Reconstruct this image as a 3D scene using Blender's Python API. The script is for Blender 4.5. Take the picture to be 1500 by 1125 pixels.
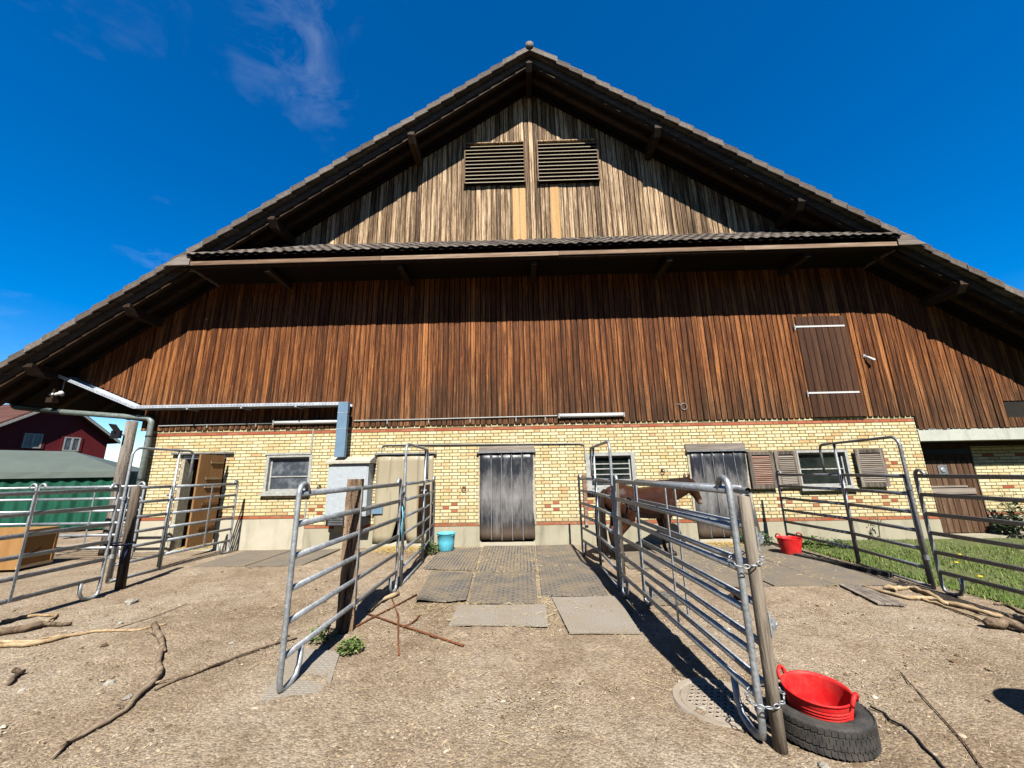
import bpy, math, random
import numpy as np
from mathutils import Matrix, Vector

for _o in list(bpy.data.objects):
    bpy.data.objects.remove(_o, do_unlink=True)
SC = bpy.context.scene
COL = SC.collection
RN = random.Random(11)
NR = np.random.default_rng(5)

# ------------------------------------------------------------------ camera
cam_d = bpy.data.cameras.new('camera')
cam = bpy.data.objects.new('camera', cam_d)
COL.objects.link(cam)
SC.camera = cam
cam_d.sensor_fit = 'HORIZONTAL'
cam_d.sensor_width = 36.0
cam_d.lens = 563.0 / 1500.0 * 36.0
cam_d.clip_start = 0.05
cam_d.clip_end = 3000
pit, yaw, rol = math.radians(12.9945), math.radians(-1.0642), math.radians(-1.0282)
fw = Vector((math.sin(yaw) * math.cos(pit), math.cos(yaw) * math.cos(pit), math.sin(pit)))
rt = Vector((math.cos(yaw), -math.sin(yaw), 0))
up = rt.cross(fw)
rt2 = rt * math.cos(rol) + up * math.sin(rol)
up2 = -rt * math.sin(rol) + up * math.cos(rol)
M = Matrix((rt2, up2, -fw)).transposed().to_4x4()
M.translation = Vector((0, -9.215, 1.60))
cam.matrix_world = M

# ------------------------------------------------------------------ sky, sun, exposure
SUN_V = Vector((0.125, -0.90, 1.015)).normalized()          # towards the sun
sun_el = math.asin(SUN_V.z)
world = bpy.data.worlds.new('World')
SC.world = world
world.use_nodes = True
wn, wl = world.node_tree.nodes, world.node_tree.links
wn.clear()
w_out = wn.new('ShaderNodeOutputWorld')
w_bg = wn.new('ShaderNodeBackground')
w_bg.inputs['Strength'].default_value = 0.050
sky = wn.new('ShaderNodeTexSky')
sky.sky_type = 'NISHITA'
sky.sun_disc = False
sky.sun_elevation = sun_el
sky.sun_rotation = math.atan2(SUN_V.x, SUN_V.y)
sky.altitude = 700
sky.air_density = 1.0
sky.dust_density = 0.0
sky.ozone_density = 3.0
w_hs = wn.new('ShaderNodeHueSaturation')
w_hs.inputs['Saturation'].default_value = 1.5
w_hs.inputs['Hue'].default_value = 0.506
w_hs.inputs['Value'].default_value = 1.0
wl.new(sky.outputs[0], w_hs.inputs['Color'])
# thin clouds spread over the whole sky, thicker towards the horizon
tc = wn.new('ShaderNodeTexCoord')
sep = wn.new('ShaderNodeSeparateXYZ')
wl.new(tc.outputs['Generated'], sep.inputs[0])
zc = wn.new('ShaderNodeMath'); zc.operation = 'ADD'; zc.inputs[1].default_value = 0.16
wl.new(sep.outputs['Z'], zc.inputs[0])
zm = wn.new('ShaderNodeMath'); zm.operation = 'MAXIMUM'; zm.inputs[1].default_value = 0.05
wl.new(zc.outputs[0], zm.inputs[0])
dx = wn.new('ShaderNodeMath'); dx.operation = 'DIVIDE'
dy = wn.new('ShaderNodeMath'); dy.operation = 'DIVIDE'
wl.new(sep.outputs['X'], dx.inputs[0]); wl.new(zm.outputs[0], dx.inputs[1])
wl.new(sep.outputs['Y'], dy.inputs[0]); wl.new(zm.outputs[0], dy.inputs[1])
cmb = wn.new('ShaderNodeCombineXYZ')
CO = (0.42, 0.44, 0.4)                                      # which stretch of the cloud field drifts over
ox_ = wn.new('ShaderNodeMath'); ox_.operation = 'ADD'; ox_.inputs[1].default_value = CO[0]
oy_ = wn.new('ShaderNodeMath'); oy_.operation = 'ADD'; oy_.inputs[1].default_value = CO[1]
wl.new(dx.outputs[0], ox_.inputs[0]); wl.new(dy.outputs[0], oy_.inputs[0])
wl.new(ox_.outputs[0], cmb.inputs[0]); wl.new(oy_.outputs[0], cmb.inputs[1])
cmb.inputs[2].default_value = CO[2]
cn = wn.new('ShaderNodeTexNoise')
cn.inputs['Scale'].default_value = 1.55
cn.inputs['Detail'].default_value = 8
cn.inputs['Roughness'].default_value = 0.56
cn.inputs['Distortion'].default_value = 0.35
wl.new(cmb.outputs[0], cn.inputs['Vector'])
cr = wn.new('ShaderNodeMapRange')
cr.inputs['From Min'].default_value = 0.605
cr.inputs['From Max'].default_value = 0.80
wl.new(cn.outputs['Fac'], cr.inputs['Value'])
hz = wn.new('ShaderNodeMapRange')                           # low sky: more cloud
hz.inputs['From Min'].default_value = 0.0
hz.inputs['From Max'].default_value = 0.32
hz.inputs['To Min'].default_value = 0.15
hz.inputs['To Max'].default_value = 0.0
wl.new(sep.outputs['Z'], hz.inputs['Value'])
cadd = wn.new('ShaderNodeMath'); cadd.operation = 'ADD'
wl.new(cn.outputs['Fac'], cadd.inputs[0]); wl.new(hz.outputs[0], cadd.inputs[1])
wl.new(cadd.outputs[0], cr.inputs['Value'])
cmix = wn.new('ShaderNodeMixRGB')
cmix.inputs['Color2'].default_value = (8.2, 8.4, 8.8, 1)
cm = wn.new('ShaderNodeMath'); cm.operation = 'MULTIPLY'; cm.inputs[1].default_value = 0.18
cn2 = wn.new('ShaderNodeTexNoise')                          # streaks that tear the cloud into wisps
cn2.inputs['Scale'].default_value = 6.5
cn2.inputs['Detail'].default_value = 7
cn2.inputs['Roughness'].default_value = 0.62
cn2.inputs['Distortion'].default_value = 1.1
wl.new(cmb.outputs[0], cn2.inputs['Vector'])
cr2 = wn.new('ShaderNodeMapRange')
cr2.inputs['From Min'].default_value = 0.44
cr2.inputs['From Max'].default_value = 0.74
wl.new(cn2.outputs['Fac'], cr2.inputs['Value'])
cw_ = wn.new('ShaderNodeMath'); cw_.operation = 'MULTIPLY'
wl.new(cr.outputs[0], cw_.inputs[0]); wl.new(cr2.outputs[0], cw_.inputs[1])
wl.new(cw_.outputs[0], cm.inputs[0])
wl.new(cm.outputs[0], cmix.inputs['Fac'])
wl.new(w_hs.outputs[0], cmix.inputs['Color1'])
wl.new(cmix.outputs[0], w_bg.inputs['Color'])
wl.new(w_bg.outputs[0], w_out.inputs['Surface'])

sun_d = bpy.data.lights.new('sun', 'SUN')
sun_d.energy = 5.0
sun_d.angle = math.radians(0.53)
sun_d.color = (1.0, 0.955, 0.88)
sun = bpy.data.objects.new('sun', sun_d)
COL.objects.link(sun)
sun.rotation_euler = SUN_V.to_track_quat('Z', 'Y').to_euler()
sun.location = (3, -15, 18)

vs = SC.view_settings
vs.view_transform = 'Standard'
vs.look = 'None'
vs.exposure = 1.90
vs.gamma = 1.0
vs.use_curve_mapping = False
SC.cycles.max_bounces = 6
SC.cycles.diffuse_bounces = 2
SC.cycles.glossy_bounces = 3
SC.cycles.transparent_max_bounces = 6

# ------------------------------------------------------------------ material helpers
ALB = 0.372
class Mat:
    def __init__(self, name, rough=0.7, metal=0.0, spec=0.3):
        self.m = bpy.data.materials.new(name)
        self.m.use_nodes = True
        self.n = self.m.node_tree.nodes
        self.l = self.m.node_tree.links
        self.b = self.n['Principled BSDF']
        self.metal = metal
        self.b.inputs['Roughness'].default_value = rough
        self.b.inputs['Metallic'].default_value = metal
        self.b.inputs['Specular IOR Level'].default_value = spec if metal > 0.3 or rough < 0.3 else spec * 0.4
    def put(self, sock, v):
        if isinstance(v, bpy.types.NodeSocket):
            self.l.new(v, sock)
        elif isinstance(v, (tuple, list)) and len(v) == 3 and sock.type == 'RGBA':
            sock.default_value = (*v, 1)
        else:
            sock.default_value = v
    def math(self, op, a, b=0.0, clamp=False):
        n = self.n.new('ShaderNodeMath'); n.operation = op; n.use_clamp = clamp
        self.put(n.inputs[0], a); self.put(n.inputs[1], b)
        return n.outputs[0]
    def pos(self):
        return self.n.new('ShaderNodeNewGeometry').outputs['Position']
    def objc(self):
        return self.n.new('ShaderNodeTexCoord').outputs['Object']
    def rnd(self):
        a = self.n.new('ShaderNodeObjectInfo').outputs['Random']
        b = self.n.new('ShaderNodeNewGeometry').outputs['Random Per Island']
        return self.math('FRACT', self.math('ADD', a, b))
    def orand(self):
        return self.n.new('ShaderNodeObjectInfo').outputs['Random']
    def xyz(self, v):
        s = self.n.new('ShaderNodeSeparateXYZ'); self.l.new(v, s.inputs[0]); return s.outputs
    def vec(self, x, y, z):
        c = self.n.new('ShaderNodeCombineXYZ')
        for i, q in enumerate((x, y, z)):
            self.put(c.inputs[i], q)
        return c.outputs[0]
    def scale(self, v, s):
        m = self.n.new('ShaderNodeMapping')
        self.l.new(v, m.inputs['Vector']); m.inputs['Scale'].default_value = s
        return m.outputs[0]
    def noise(self, v, sc=1.0, det=4.0, ro=0.55, dist=0.0):
        t = self.n.new('ShaderNodeTexNoise')
        if v is not None:
            self.l.new(v, t.inputs['Vector'])
        t.inputs['Scale'].default_value = sc
        t.inputs['Detail'].default_value = det
        t.inputs['Roughness'].default_value = ro
        t.inputs['Distortion'].default_value = dist
        return t.outputs['Fac']
    def voro(self, v, sc=1.0, feat='F1', out='Distance'):
        t = self.n.new('ShaderNodeTexVoronoi'); t.feature = feat
        self.l.new(v, t.inputs['Vector']); t.inputs['Scale'].default_value = sc
        return t.outputs[out]
    def wave(self, v, sc, dist=0.0, det=2.0, direction='X', prof='SIN'):
        t = self.n.new('ShaderNodeTexWave'); t.bands_direction = direction; t.wave_profile = prof
        self.l.new(v, t.inputs['Vector']); t.inputs['Scale'].default_value = sc
        t.inputs['Distortion'].default_value = dist; t.inputs['Detail'].default_value = det
        return t.outputs['Fac']
    def ramp(self, f, stops, interp='LINEAR'):
        r = self.n.new('ShaderNodeValToRGB'); r.color_ramp.interpolation = interp
        e = r.color_ramp.elements
        while len(e) < len(stops):
            e.new(0.5)
        for k, (p, c) in enumerate(stops):
            e[k].position = p
            e[k].color = (*c, 1) if len(c) == 3 else c
        self.l.new(f, r.inputs['Fac'])
        return r.outputs['Color']
    def rng(self, f, a, b, c=0.0, d=1.0):
        r = self.n.new('ShaderNodeMapRange')
        self.l.new(f, r.inputs['Value'])
        for k, v in zip(('From Min', 'From Max', 'To Min', 'To Max'), (a, b, c, d)):
            r.inputs[k].default_value = v
        return r.outputs[0]
    def mix(self, f, a, b, mode='MIX'):
        m = self.n.new('ShaderNodeMixRGB'); m.blend_type = mode
        self.put(m.inputs['Fac'], f); self.put(m.inputs['Color1'], a); self.put(m.inputs['Color2'], b)
        return m.outputs[0]
    def color(self, c):
        # all base colours above are written relative to white card; ALB brings them to real reflectance
        k = ALB + (1 - ALB) * 0.35 * self.metal
        self.put(self.b.inputs['Base Color'], self.mix(1.0, c, (k, k, k), 'MULTIPLY')); return self
    def rough(self, f):
        self.put(self.b.inputs['Roughness'], f); return self
    def bump(self, h, strength=0.5, dist=0.01):
        b = self.n.new('ShaderNodeBump')
        self.l.new(h, b.inputs['Height'])
        b.inputs['Strength'].default_value = strength
        b.inputs['Distance'].default_value = dist
        self.l.new(b.outputs[0], self.b.inputs['Normal'])
        return self

def wood(name, dark, mid, light, axis='z', fine=42.0, rough=0.75, knots=True, grey=None, bumpd=0.006, contrast=1.0, vary=0.13):
    """weathered timber with grain along one axis, each object its own plank"""
    m = Mat(name, rough, 0, 0.25)
    X, Y, Z = m.xyz(m.pos())
    r = m.rnd()
    r40 = m.math('MULTIPLY', r, 37.0)
    if axis == 'z':
        a, b, c = X, Y, Z
    elif axis == 'x':
        a, b, c = Z, Y, X
    else:
        a, b, c = X, Z, Y
    ax = m.math('ADD', a, r40)
    fines = m.noise(m.vec(m.math('MULTIPLY', ax, fine), m.math('MULTIPLY', b, fine), m.math('MULTIPLY', m.math('ADD', c, r40), 2.6)), 1.0, 5, 0.66, 0.9)
    broad = m.noise(m.vec(m.math('MULTIPLY', ax, 6.0), m.math('MULTIPLY', b, 6.0), m.math('MULTIPLY', m.math('ADD', c, r40), 0.55)), 1.0, 3, 0.55)
    strk = m.noise(m.vec(m.math('MULTIPLY', ax, fine * 0.45), m.math('MULTIPLY', b, 9.0), m.math('MULTIPLY', m.math('ADD', c, r40), 0.8)), 1.0, 3, 0.55, 0.5)
    f = m.math('ADD', m.math('MULTIPLY', fines, 0.42), m.math('ADD', m.math('MULTIPLY', broad, 0.20), m.math('MULTIPLY', strk, 0.38)))
    f = m.math('ADD', f, m.math('MULTIPLY', m.math('SUBTRACT', r, 0.5), vary))
    f = m.rng(f, 0.5 - 0.2 / contrast, 0.5 + 0.2 / contrast)
    col = m.ramp(f, [(0.0, dark), (0.48, mid), (1.0, light)])
    r2 = m.math('FRACT', m.math('MULTIPLY', r, 7.31))
    col = m.mix(m.math('MULTIPLY', r2, 0.45), col, m.mix(1.0, col, (0.70, 0.60, 0.52), 'MULTIPLY'))
    if grey is not None:
        gz = m.rng(m.math('ADD', c, m.math('MULTIPLY', m.math('SUBTRACT', broad, 0.5), 2.6)), grey[0], grey[1], 1.0, 0.0)
        gcol = m.ramp(f, [(0.0, (0.012, 0.008, 0.005)), (0.5, (0.070, 0.044, 0.025)), (1.0, (0.25, 0.17, 0.10))])
        col = m.mix(m.math('MULTIPLY', gz, grey[2]), col, gcol)
    if knots:
        vn = m.n.new('ShaderNodeTexVoronoi'); vn.voronoi_dimensions = '2D'
        m.l.new(m.vec(m.math('MULTIPLY', ax, 4.2), m.math('MULTIPLY', m.math('ADD', c, r40), 5.2), 0.0), vn.inputs['Vector'])
        on = m.rng(m.xyz(vn.outputs['Color'])[0], 0.20, 0.24, 0.0, 1.0)
        ring = m.math('MULTIPLY', m.rng(vn.outputs['Distance'], 0.24, 0.36, 1.0, 0.0), on)
        core = m.math('MULTIPLY', m.rng(vn.outputs['Distance'], 0.13, 0.20, 1.0, 0.0), on)
        col = m.mix(m.math('MULTIPLY', ring, 0.55), col, m.mix(1.0, col, (1.5, 1.35, 1.2), 'MULTIPLY'))
        col = m.mix(m.math('MULTIPLY', core, 0.9), col, (0.010, 0.006, 0.004))
    m.color(col)
    m.bump(fines, 0.55, bumpd)
    return m.m

def plain(name, c, rough=0.6, metal=0.0, spec=0.4, var=0.25, sc=9.0, bump=0.0, dust=0.0):
    m = Mat(name, rough, metal, spec)
    n = m.noise(m.pos(), sc, 5, 0.6)
    lo = tuple(x * (1 - var) for x in c); hi = tuple(min(1, x * (1 + var)) for x in c)
    col = m.ramp(n, [(0.3, lo), (0.7, hi)])
    if dust:
        d1 = m.noise(m.pos(), 11, 7, 0.7); d2 = m.noise(m.scale(m.pos(), (60, 60, 60)), 1.0, 3, 0.6)
        col = m.mix(m.math('MULTIPLY', m.rng(d1, 0.42, 0.68, 0.0, 1.0), dust), col, m.ramp(d2, [(0.3, (0.30, 0.24, 0.17)), (0.7, (0.45, 0.38, 0.29))]))
    m.color(col)
    if bump:
        m.bump(n, 0.6, bump)
    return m.m

MT = {}
MT['clad'] = wood('cladding_wood', (0.020, 0.007, 0.003), (0.165, 0.055, 0.016), (0.62, 0.255, 0.082), grey=(2.8, 4.2, 0.6), contrast=1.4, fine=80, vary=0.09)
MT['gable'] = wood('gable_wood', (0.040, 0.022, 0.011), (0.25, 0.158, 0.080), (0.95, 0.70, 0.44), contrast=1.7, fine=75, vary=0.12)
MT['hatchw'] = wood('hatch_wood', (0.028, 0.012, 0.007), (0.085, 0.038, 0.02), (0.17, 0.09, 0.05))
MT['fresh'] = wood('fresh_wood', (0.5, 0.28, 0.10), (0.66, 0.41, 0.17), (0.78, 0.55, 0.28), contrast=0.7)
MT['beam'] = wood('beam_wood', (0.018, 0.010, 0.006), (0.055, 0.032, 0.018), (0.15, 0.10, 0.062), axis='y', knots=False)
MT['rafter'] = wood('rafter_wood', (0.018, 0.010, 0.006), (0.050, 0.029, 0.016), (0.12, 0.075, 0.042), axis='x', knots=False)
MT['fascia'] = wood('fascia_wood', (0.09, 0.055, 0.035), (0.30, 0.195, 0.125), (0.56, 0.44, 0.32), axis='x', knots=False)
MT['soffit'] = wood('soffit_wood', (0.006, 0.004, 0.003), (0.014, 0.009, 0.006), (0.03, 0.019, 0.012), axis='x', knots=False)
MT['greywood'] = wood('grey_wood', (0.04, 0.033, 0.028), (0.15, 0.128, 0.108), (0.37, 0.33, 0.28), contrast=1.4)
MT['verge'] = wood('verge_board_wood', (0.04, 0.033, 0.027), (0.12, 0.098, 0.08), (0.24, 0.20, 0.165), axis='x', knots=False)
MT['slatpale'] = wood('louvre_slat_wood', (0.30, 0.24, 0.16), (0.50, 0.42, 0.30), (0.66, 0.57, 0.43), axis='x', knots=False, contrast=0.8)
MT['greywoodx'] = wood('grey_wood_flat', (0.10, 0.085, 0.07), (0.30, 0.26, 0.22), (0.52, 0.46, 0.39), axis='x', knots=False)
MT['slatred'] = wood('faded_red_slat', (0.10, 0.045, 0.03), (0.32, 0.19, 0.14), (0.55, 0.44, 0.37), axis='x', knots=False)
MT['doorwood'] = wood('door_wood', (0.035, 0.018, 0.010), (0.13, 0.072, 0.042), (0.30, 0.20, 0.13))
MT['ply'] = wood('plywood', (0.33, 0.16, 0.05), (0.46, 0.25, 0.09), (0.55, 0.33, 0.14), fine=14, knots=False, contrast=0.7)
MT['plydoor'] = wood('door_plywood', (0.28, 0.14, 0.052), (0.40, 0.215, 0.085), (0.50, 0.29, 0.13), fine=14, knots=False, contrast=0.8)
MT['plydark'] = wood('brown_plywood', (0.13, 0.06, 0.025), (0.22, 0.11, 0.045), (0.30, 0.16, 0.07), fine=18, knots=False, contrast=0.8)
MT['postwood'] = wood('post_wood', (0.045, 0.034, 0.025), (0.18, 0.148, 0.112), (0.40, 0.345, 0.275), fine=36, knots=False, bumpd=0.014, contrast=1.6)
MT['sleeper'] = wood('sleeper_wood', (0.03, 0.018, 0.010), (0.33, 0.23, 0.15), (0.66, 0.54, 0.40), fine=26, contrast=1.4, bumpd=0.02)
MT['bark'] = wood('branch_wood', (0.07, 0.045, 0.028), (0.25, 0.18, 0.12), (0.48, 0.38, 0.27), fine=45, axis='y', knots=False, bumpd=0.02, contrast=1.6)
MT['peeled'] = wood('peeled_branch_wood', (0.26, 0.16, 0.08), (0.50, 0.36, 0.20), (0.72, 0.58, 0.38), fine=40, axis='y', knots=False, bumpd=0.014, contrast=1.4)
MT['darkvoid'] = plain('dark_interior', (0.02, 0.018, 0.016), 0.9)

def brick_mat(name, stops, rough=0.65):
    m = Mat(name, rough, 0, 0.3)
    r = m.rnd()
    n = m.noise(m.pos(), 38, 4, 0.6)
    g = m.noise(m.pos(), 2.3, 3, 0.5)
    f = m.math('ADD', m.math('ADD', r, m.math('MULTIPLY', m.math('SUBTRACT', n, 0.5), 0.55)), m.math('MULTIPLY', m.math('SUBTRACT', g, 0.5), 0.5), True)
    c = m.ramp(f, stops)
    c = m.mix(m.rng(n, 0.55, 0.8, 0, 0.3), c, m.mix(1.0, c, (0.6, 0.55, 0.5), 'MULTIPLY'))
    Zb = m.xyz(m.pos())[2]
    sp = m.noise(m.scale(m.pos(), (2.2, 2.2, 5.0)), 1.0, 6, 0.7)
    spl = m.math('MULTIPLY', m.rng(m.math('ADD', Zb, m.math('MULTIPLY', sp, -0.9)), -0.1, 0.75, 1.0, 0.0), m.rng(sp, 0.40, 0.62, 0.0, 0.5))
    c = m.mix(spl, c, (0.30, 0.215, 0.12))
    drip = m.noise(m.scale(m.pos(), (7.0, 7.0, 0.8)), 1.0, 4, 0.6)
    c = m.mix(m.rng(drip, 0.56, 0.72, 0.0, 0.28), c, (0.36, 0.27, 0.14))
    m.color(c)
    m.bump(n, 0.4, 0.004)
    return m.m
MT['brick'] = brick_mat('yellow_brick', [(0.0, (0.72, 0.55, 0.26)), (0.25, (0.80, 0.67, 0.36)), (0.75, (0.86, 0.76, 0.48)), (0.95, (0.77, 0.59, 0.30)), (1.0, (0.67, 0.42, 0.19))])
MT['brickred'] = brick_mat('red_brick', [(0.0, (0.40, 0.095, 0.042)), (0.6, (0.50, 0.14, 0.065)), (1.0, (0.54, 0.19, 0.10))])
MT['mortar'] = plain('mortar', (0.21, 0.175, 0.11), 0.9, var=0.3, sc=6)
def concrete_mat(name, a, b, stain=0.5):
    m = Mat(name, 0.85, 0, 0.25)
    p = m.pos()
    n = m.noise(p, 1.6, 6, 0.65); n2 = m.noise(m.scale(p, (3, 3, 0.7)), 1.2, 4, 0.6); n3 = m.noise(p, 60, 3, 0.6)
    c = m.ramp(n, [(0.3, a), (0.7, b)])
    c = m.mix(m.rng(n2, 0.52, 0.72, 0, stain), c, (0.17, 0.15, 0.10))
    crk = m.voro(m.scale(p, (0.8, 0.8, 1.6)), 1.3, 'DISTANCE_TO_EDGE')
    c = m.mix(m.rng(crk, 0.0, 0.006, 0.16, 0.0), c, (0.10, 0.09, 0.07))
    m.color(m.mix(m.rng(n3, 0.5, 0.9, 0, 0.25), c, (0.22, 0.2, 0.17)))
    m.bump(n3, 0.35, 0.004)
    return m.m
MT['concrete'] = concrete_mat('plinth_concrete', (0.42, 0.39, 0.28), (0.52, 0.48, 0.35))
MT['concretel'] = concrete_mat('pale_concrete', (0.55, 0.50, 0.38), (0.66, 0.61, 0.47), 0.3)
MT['lintel'] = concrete_mat('lintel_concrete', (0.50, 0.52, 0.44), (0.66, 0.68, 0.60), 0.35)
def steel_mat(name, a, b, rough=0.42, metal=0.85):
    m = Mat(name, rough, metal, 0.5)
    p = m.pos()
    n = m.voro(p, 55, out='Color'); n1 = m.xyz(n)[0]
    d = m.noise(p, 7, 5, 0.6)
    f = m.math('ADD', m.math('MULTIPLY', n1, 0.45), m.math('MULTIPLY', d, 0.55))
    c = m.ramp(f, [(0.25, a), (0.75, b)])
    dirt = m.rng(m.noise(p, 16, 6, 0.65), 0.6, 0.75, 0, 0.55)
    m.color(m.mix(dirt, c, (0.26, 0.22, 0.17)))
    m.rough(m.rng(d, 0.3, 0.7, rough - 0.08, rough + 0.16))
    return m.m
MT['galv'] = steel_mat('galvanised_steel', (0.27, 0.295, 0.315), (0.46, 0.49, 0.51), 0.50, 0.6)
MT['galvdark'] = steel_mat('dark_galvanised_steel', (0.17, 0.18, 0.19), (0.30, 0.31, 0.32), 0.5, 0.6)
MT['tray'] = steel_mat('galvanised_tray', (0.55, 0.60, 0.66), (0.72, 0.77, 0.82), 0.45, 0.5)
MT['ductblue'] = plain('blue_grey_metal', (0.20, 0.32, 0.44), 0.4, 0.2, var=0.12, sc=5)  # one blue-grey tone for the duct and socket box
MT['cabinet'] = plain('cabinet_grey_paint', (0.52, 0.57, 0.60), 0.45, 0.15, var=0.12, sc=14)
MT['cabhood'] = plain('cabinet_hood_paint', (0.55, 0.52, 0.43), 0.6, 0.0, var=0.15)
MT['whiteplastic'] = plain('white_plastic', (0.74, 0.75, 0.72), 0.4, var=0.08)
MT['blackplastic'] = plain('black_plastic', (0.015, 0.015, 0.017), 0.45, var=0.2)
MT['pipegreen'] = plain('dark_green_pipe', (0.035, 0.05, 0.047), 0.5, 0.2, var=0.3)
MT['pipegrey'] = plain('weathered_zinc_pipe', (0.24, 0.28, 0.26), 0.55, 0.3, var=0.3, sc=14)
MT['conduit'] = plain('pale_conduit', (0.40, 0.41, 0.38), 0.5, var=0.15)
MT['rust'] = plain('rusty_steel', (0.20, 0.075, 0.032), 0.85, 0.2, var=0.45, sc=30, bump=0.004)
MT['winframe'] = plain('weathered_white_frame', (0.46, 0.465, 0.43), 0.6, var=0.25, sc=12)
MT['oldframe'] = plain('peeling_cream_frame', (0.48, 0.43, 0.32), 0.8, var=0.35, sc=15)
def tile_mat(name, a, b, c):
    m = Mat(name, 0.85, 0, 0.2)
    p = m.pos()
    n = m.noise(p, 14, 6, 0.65); r = m.rnd()
    f = m.math('ADD', m.math('MULTIPLY', n, 0.7), m.math('MULTIPLY', r, 0.3))
    col = m.ramp(f, [(0.25, a), (0.55, b), (0.8, c)])
    m.color(col); m.bump(n, 0.5, 0.006)
    return m.m
MT['tile'] = tile_mat('grey_brown_roof_tile', (0.085, 0.068, 0.056), (0.18, 0.150, 0.125), (0.32, 0.28, 0.24))
MT['tilered'] = tile_mat('red_brown_roof_tile', (0.10, 0.045, 0.035), (0.15, 0.07, 0.055), (0.20, 0.10, 0.08))
def glass_mat(name, c, rough=0.04, scuff=0.0):
    m = Mat(name, rough, 0, 0.6)
    p = m.pos(); n = m.noise(p, 5, 6, 0.7)
    m.color(m.mix(m.rng(n, 0.45, 0.75, 0, scuff), c, (0.45, 0.47, 0.48)))
    m.rough(m.rng(n, 0.3, 0.8, rough, rough + 0.12 + scuff * 0.4))
    return m.m
MT['glass'] = glass_mat('dark_window_glass', (0.012, 0.018, 0.016), 0.05, 0.06)
MT['glassmat'] = glass_mat('scratched_plastic_pane', (0.06, 0.075, 0.095), 0.25, 0.5)
def strip_mat(name, dark, scuffc, lo, hi, warm=True):
    m = Mat(name, 0.3, 0, 0.5)
    p = m.pos(); X, Y, Z = m.xyz(p)
    n = m.noise(m.scale(p, (3.0, 3, 1.0)), 1.6, 6, 0.7)
    n2 = m.noise(m.scale(p, (18, 18, 3.0)), 1.0, 4, 0.7)
    band = m.math('SUBTRACT', 1.0, m.math('ABSOLUTE', m.rng(Z, 0.35, 1.75, -1.0, 1.0)), True)
    f = m.math('ADD', m.math('MULTIPLY', n, 0.55), m.math('ADD', m.math('MULTIPLY', n2, 0.25), m.math('MULTIPLY', band, 0.22)))
    c = m.mix(m.rng(f, lo, hi, 0.0, 0.85), dark, scuffc)
    if warm:
        c = m.mix(m.rng(Z, 0.12, 0.55, 0.6, 0.0), c, (0.30, 0.20, 0.12))
    m.color(c)
    m.rough(m.rng(n, 0.3, 0.8, 0.22, 0.5))
    return m.m
MT['strip'] = strip_mat('smoky_pvc_strip', (0.032, 0.037, 0.046), (0.42, 0.40, 0.38), 0.41, 0.72)
MT['stripedge'] = plain('clear_pvc_edge', (0.36, 0.37, 0.39), 0.3, var=0.2)
MT['beige'] = strip_mat('yellowed_pvc_strip', (0.42, 0.36, 0.24), (0.55, 0.49, 0.36), 0.3, 0.8, False)
MT['red'] = plain('red_rubber_tub', (0.80, 0.014, 0.017), 0.55, var=0.18, sc=10, dust=0.16)
MT['cyan'] = plain('light_blue_plastic', (0.13, 0.62, 0.80), 0.5, var=0.12, sc=16, dust=0.2)
MT['tyre'] = plain('black_tyre_rubber', (0.05, 0.048, 0.047), 0.75, var=0.45, sc=12, bump=0.003, dust=0.12)
MT['blackrope'] = plain('black_rope', (0.02, 0.02, 0.025), 0.8, var=0.3)
MT['bluerope'] = plain('dark_blue_rope', (0.02, 0.035, 0.09), 0.8, var=0.3)
MT['string'] = plain('brown_string', (0.12, 0.07, 0.045), 0.9, var=0.3)
def mat_rubber(name, a, b, axis, pitch=0.05, dust=0.5, pat=0.72):
    m = Mat(name, 0.85, 0, 0.25)
    p = m.objc()
    br = m.n.new('ShaderNodeTexBrick')
    m.l.new(m.scale(p, (1, 1, 1)) if axis == 'x' else m.vec(m.xyz(p)[1], m.xyz(p)[0], 0.0), br.inputs['Vector'])
    br.inputs['Scale'].default_value = 1.0
    br.inputs['Brick Width'].default_value = pitch * 2.2
    br.inputs['Row Height'].default_value = pitch
    br.inputs['Mortar Size'].default_value = pitch * 0.2
    br.inputs['Mortar Smooth'].default_value = 0.3
    n = m.noise(m.pos(), 2.6, 6, 0.65); n2 = m.noise(m.pos(), 70, 3, 0.7)
    c = m.ramp(n2, [(0.35, a), (0.7, b)])
    c = m.mix(m.math('MULTIPLY', br.outputs['Fac'], pat), c, (0.05, 0.043, 0.035))
    c = m.mix(m.rng(n, 0.40, 0.62, 0, dust), c, m.ramp(n2, [(0.3, (0.26, 0.20, 0.125)), (0.75, (0.42, 0.33, 0.22))]))
    m.color(c)
    h = m.math('SUBTRACT', 1.0, br.outputs['Fac'])
    m.bump(m.math('ADD', m.math('MULTIPLY', h, pat), m.math('MULTIPLY', n2, 0.4)), 0.7, 0.01)
    return m.m
MT['matx'] = mat_rubber('ribbed_rubber_mat', (0.17, 0.155, 0.135), (0.33, 0.30, 0.26), 'x', 0.06, 0.65)
MT['maty'] = mat_rubber('slotted_rubber_mat', (0.19, 0.17, 0.145), (0.36, 0.32, 0.27), 'y', 0.06, 0.7)
MT['matpale'] = mat_rubber('pale_dusty_rubber_mat', (0.34, 0.30, 0.25), (0.50, 0.45, 0.38), 'x', 0.03, 0.4, 0.25)
MT['matpad'] = mat_rubber('dusty_stable_mat', (0.20, 0.175, 0.145), (0.32, 0.28, 0.23), 'x', 0.02, 0.55, 0.3)

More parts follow.
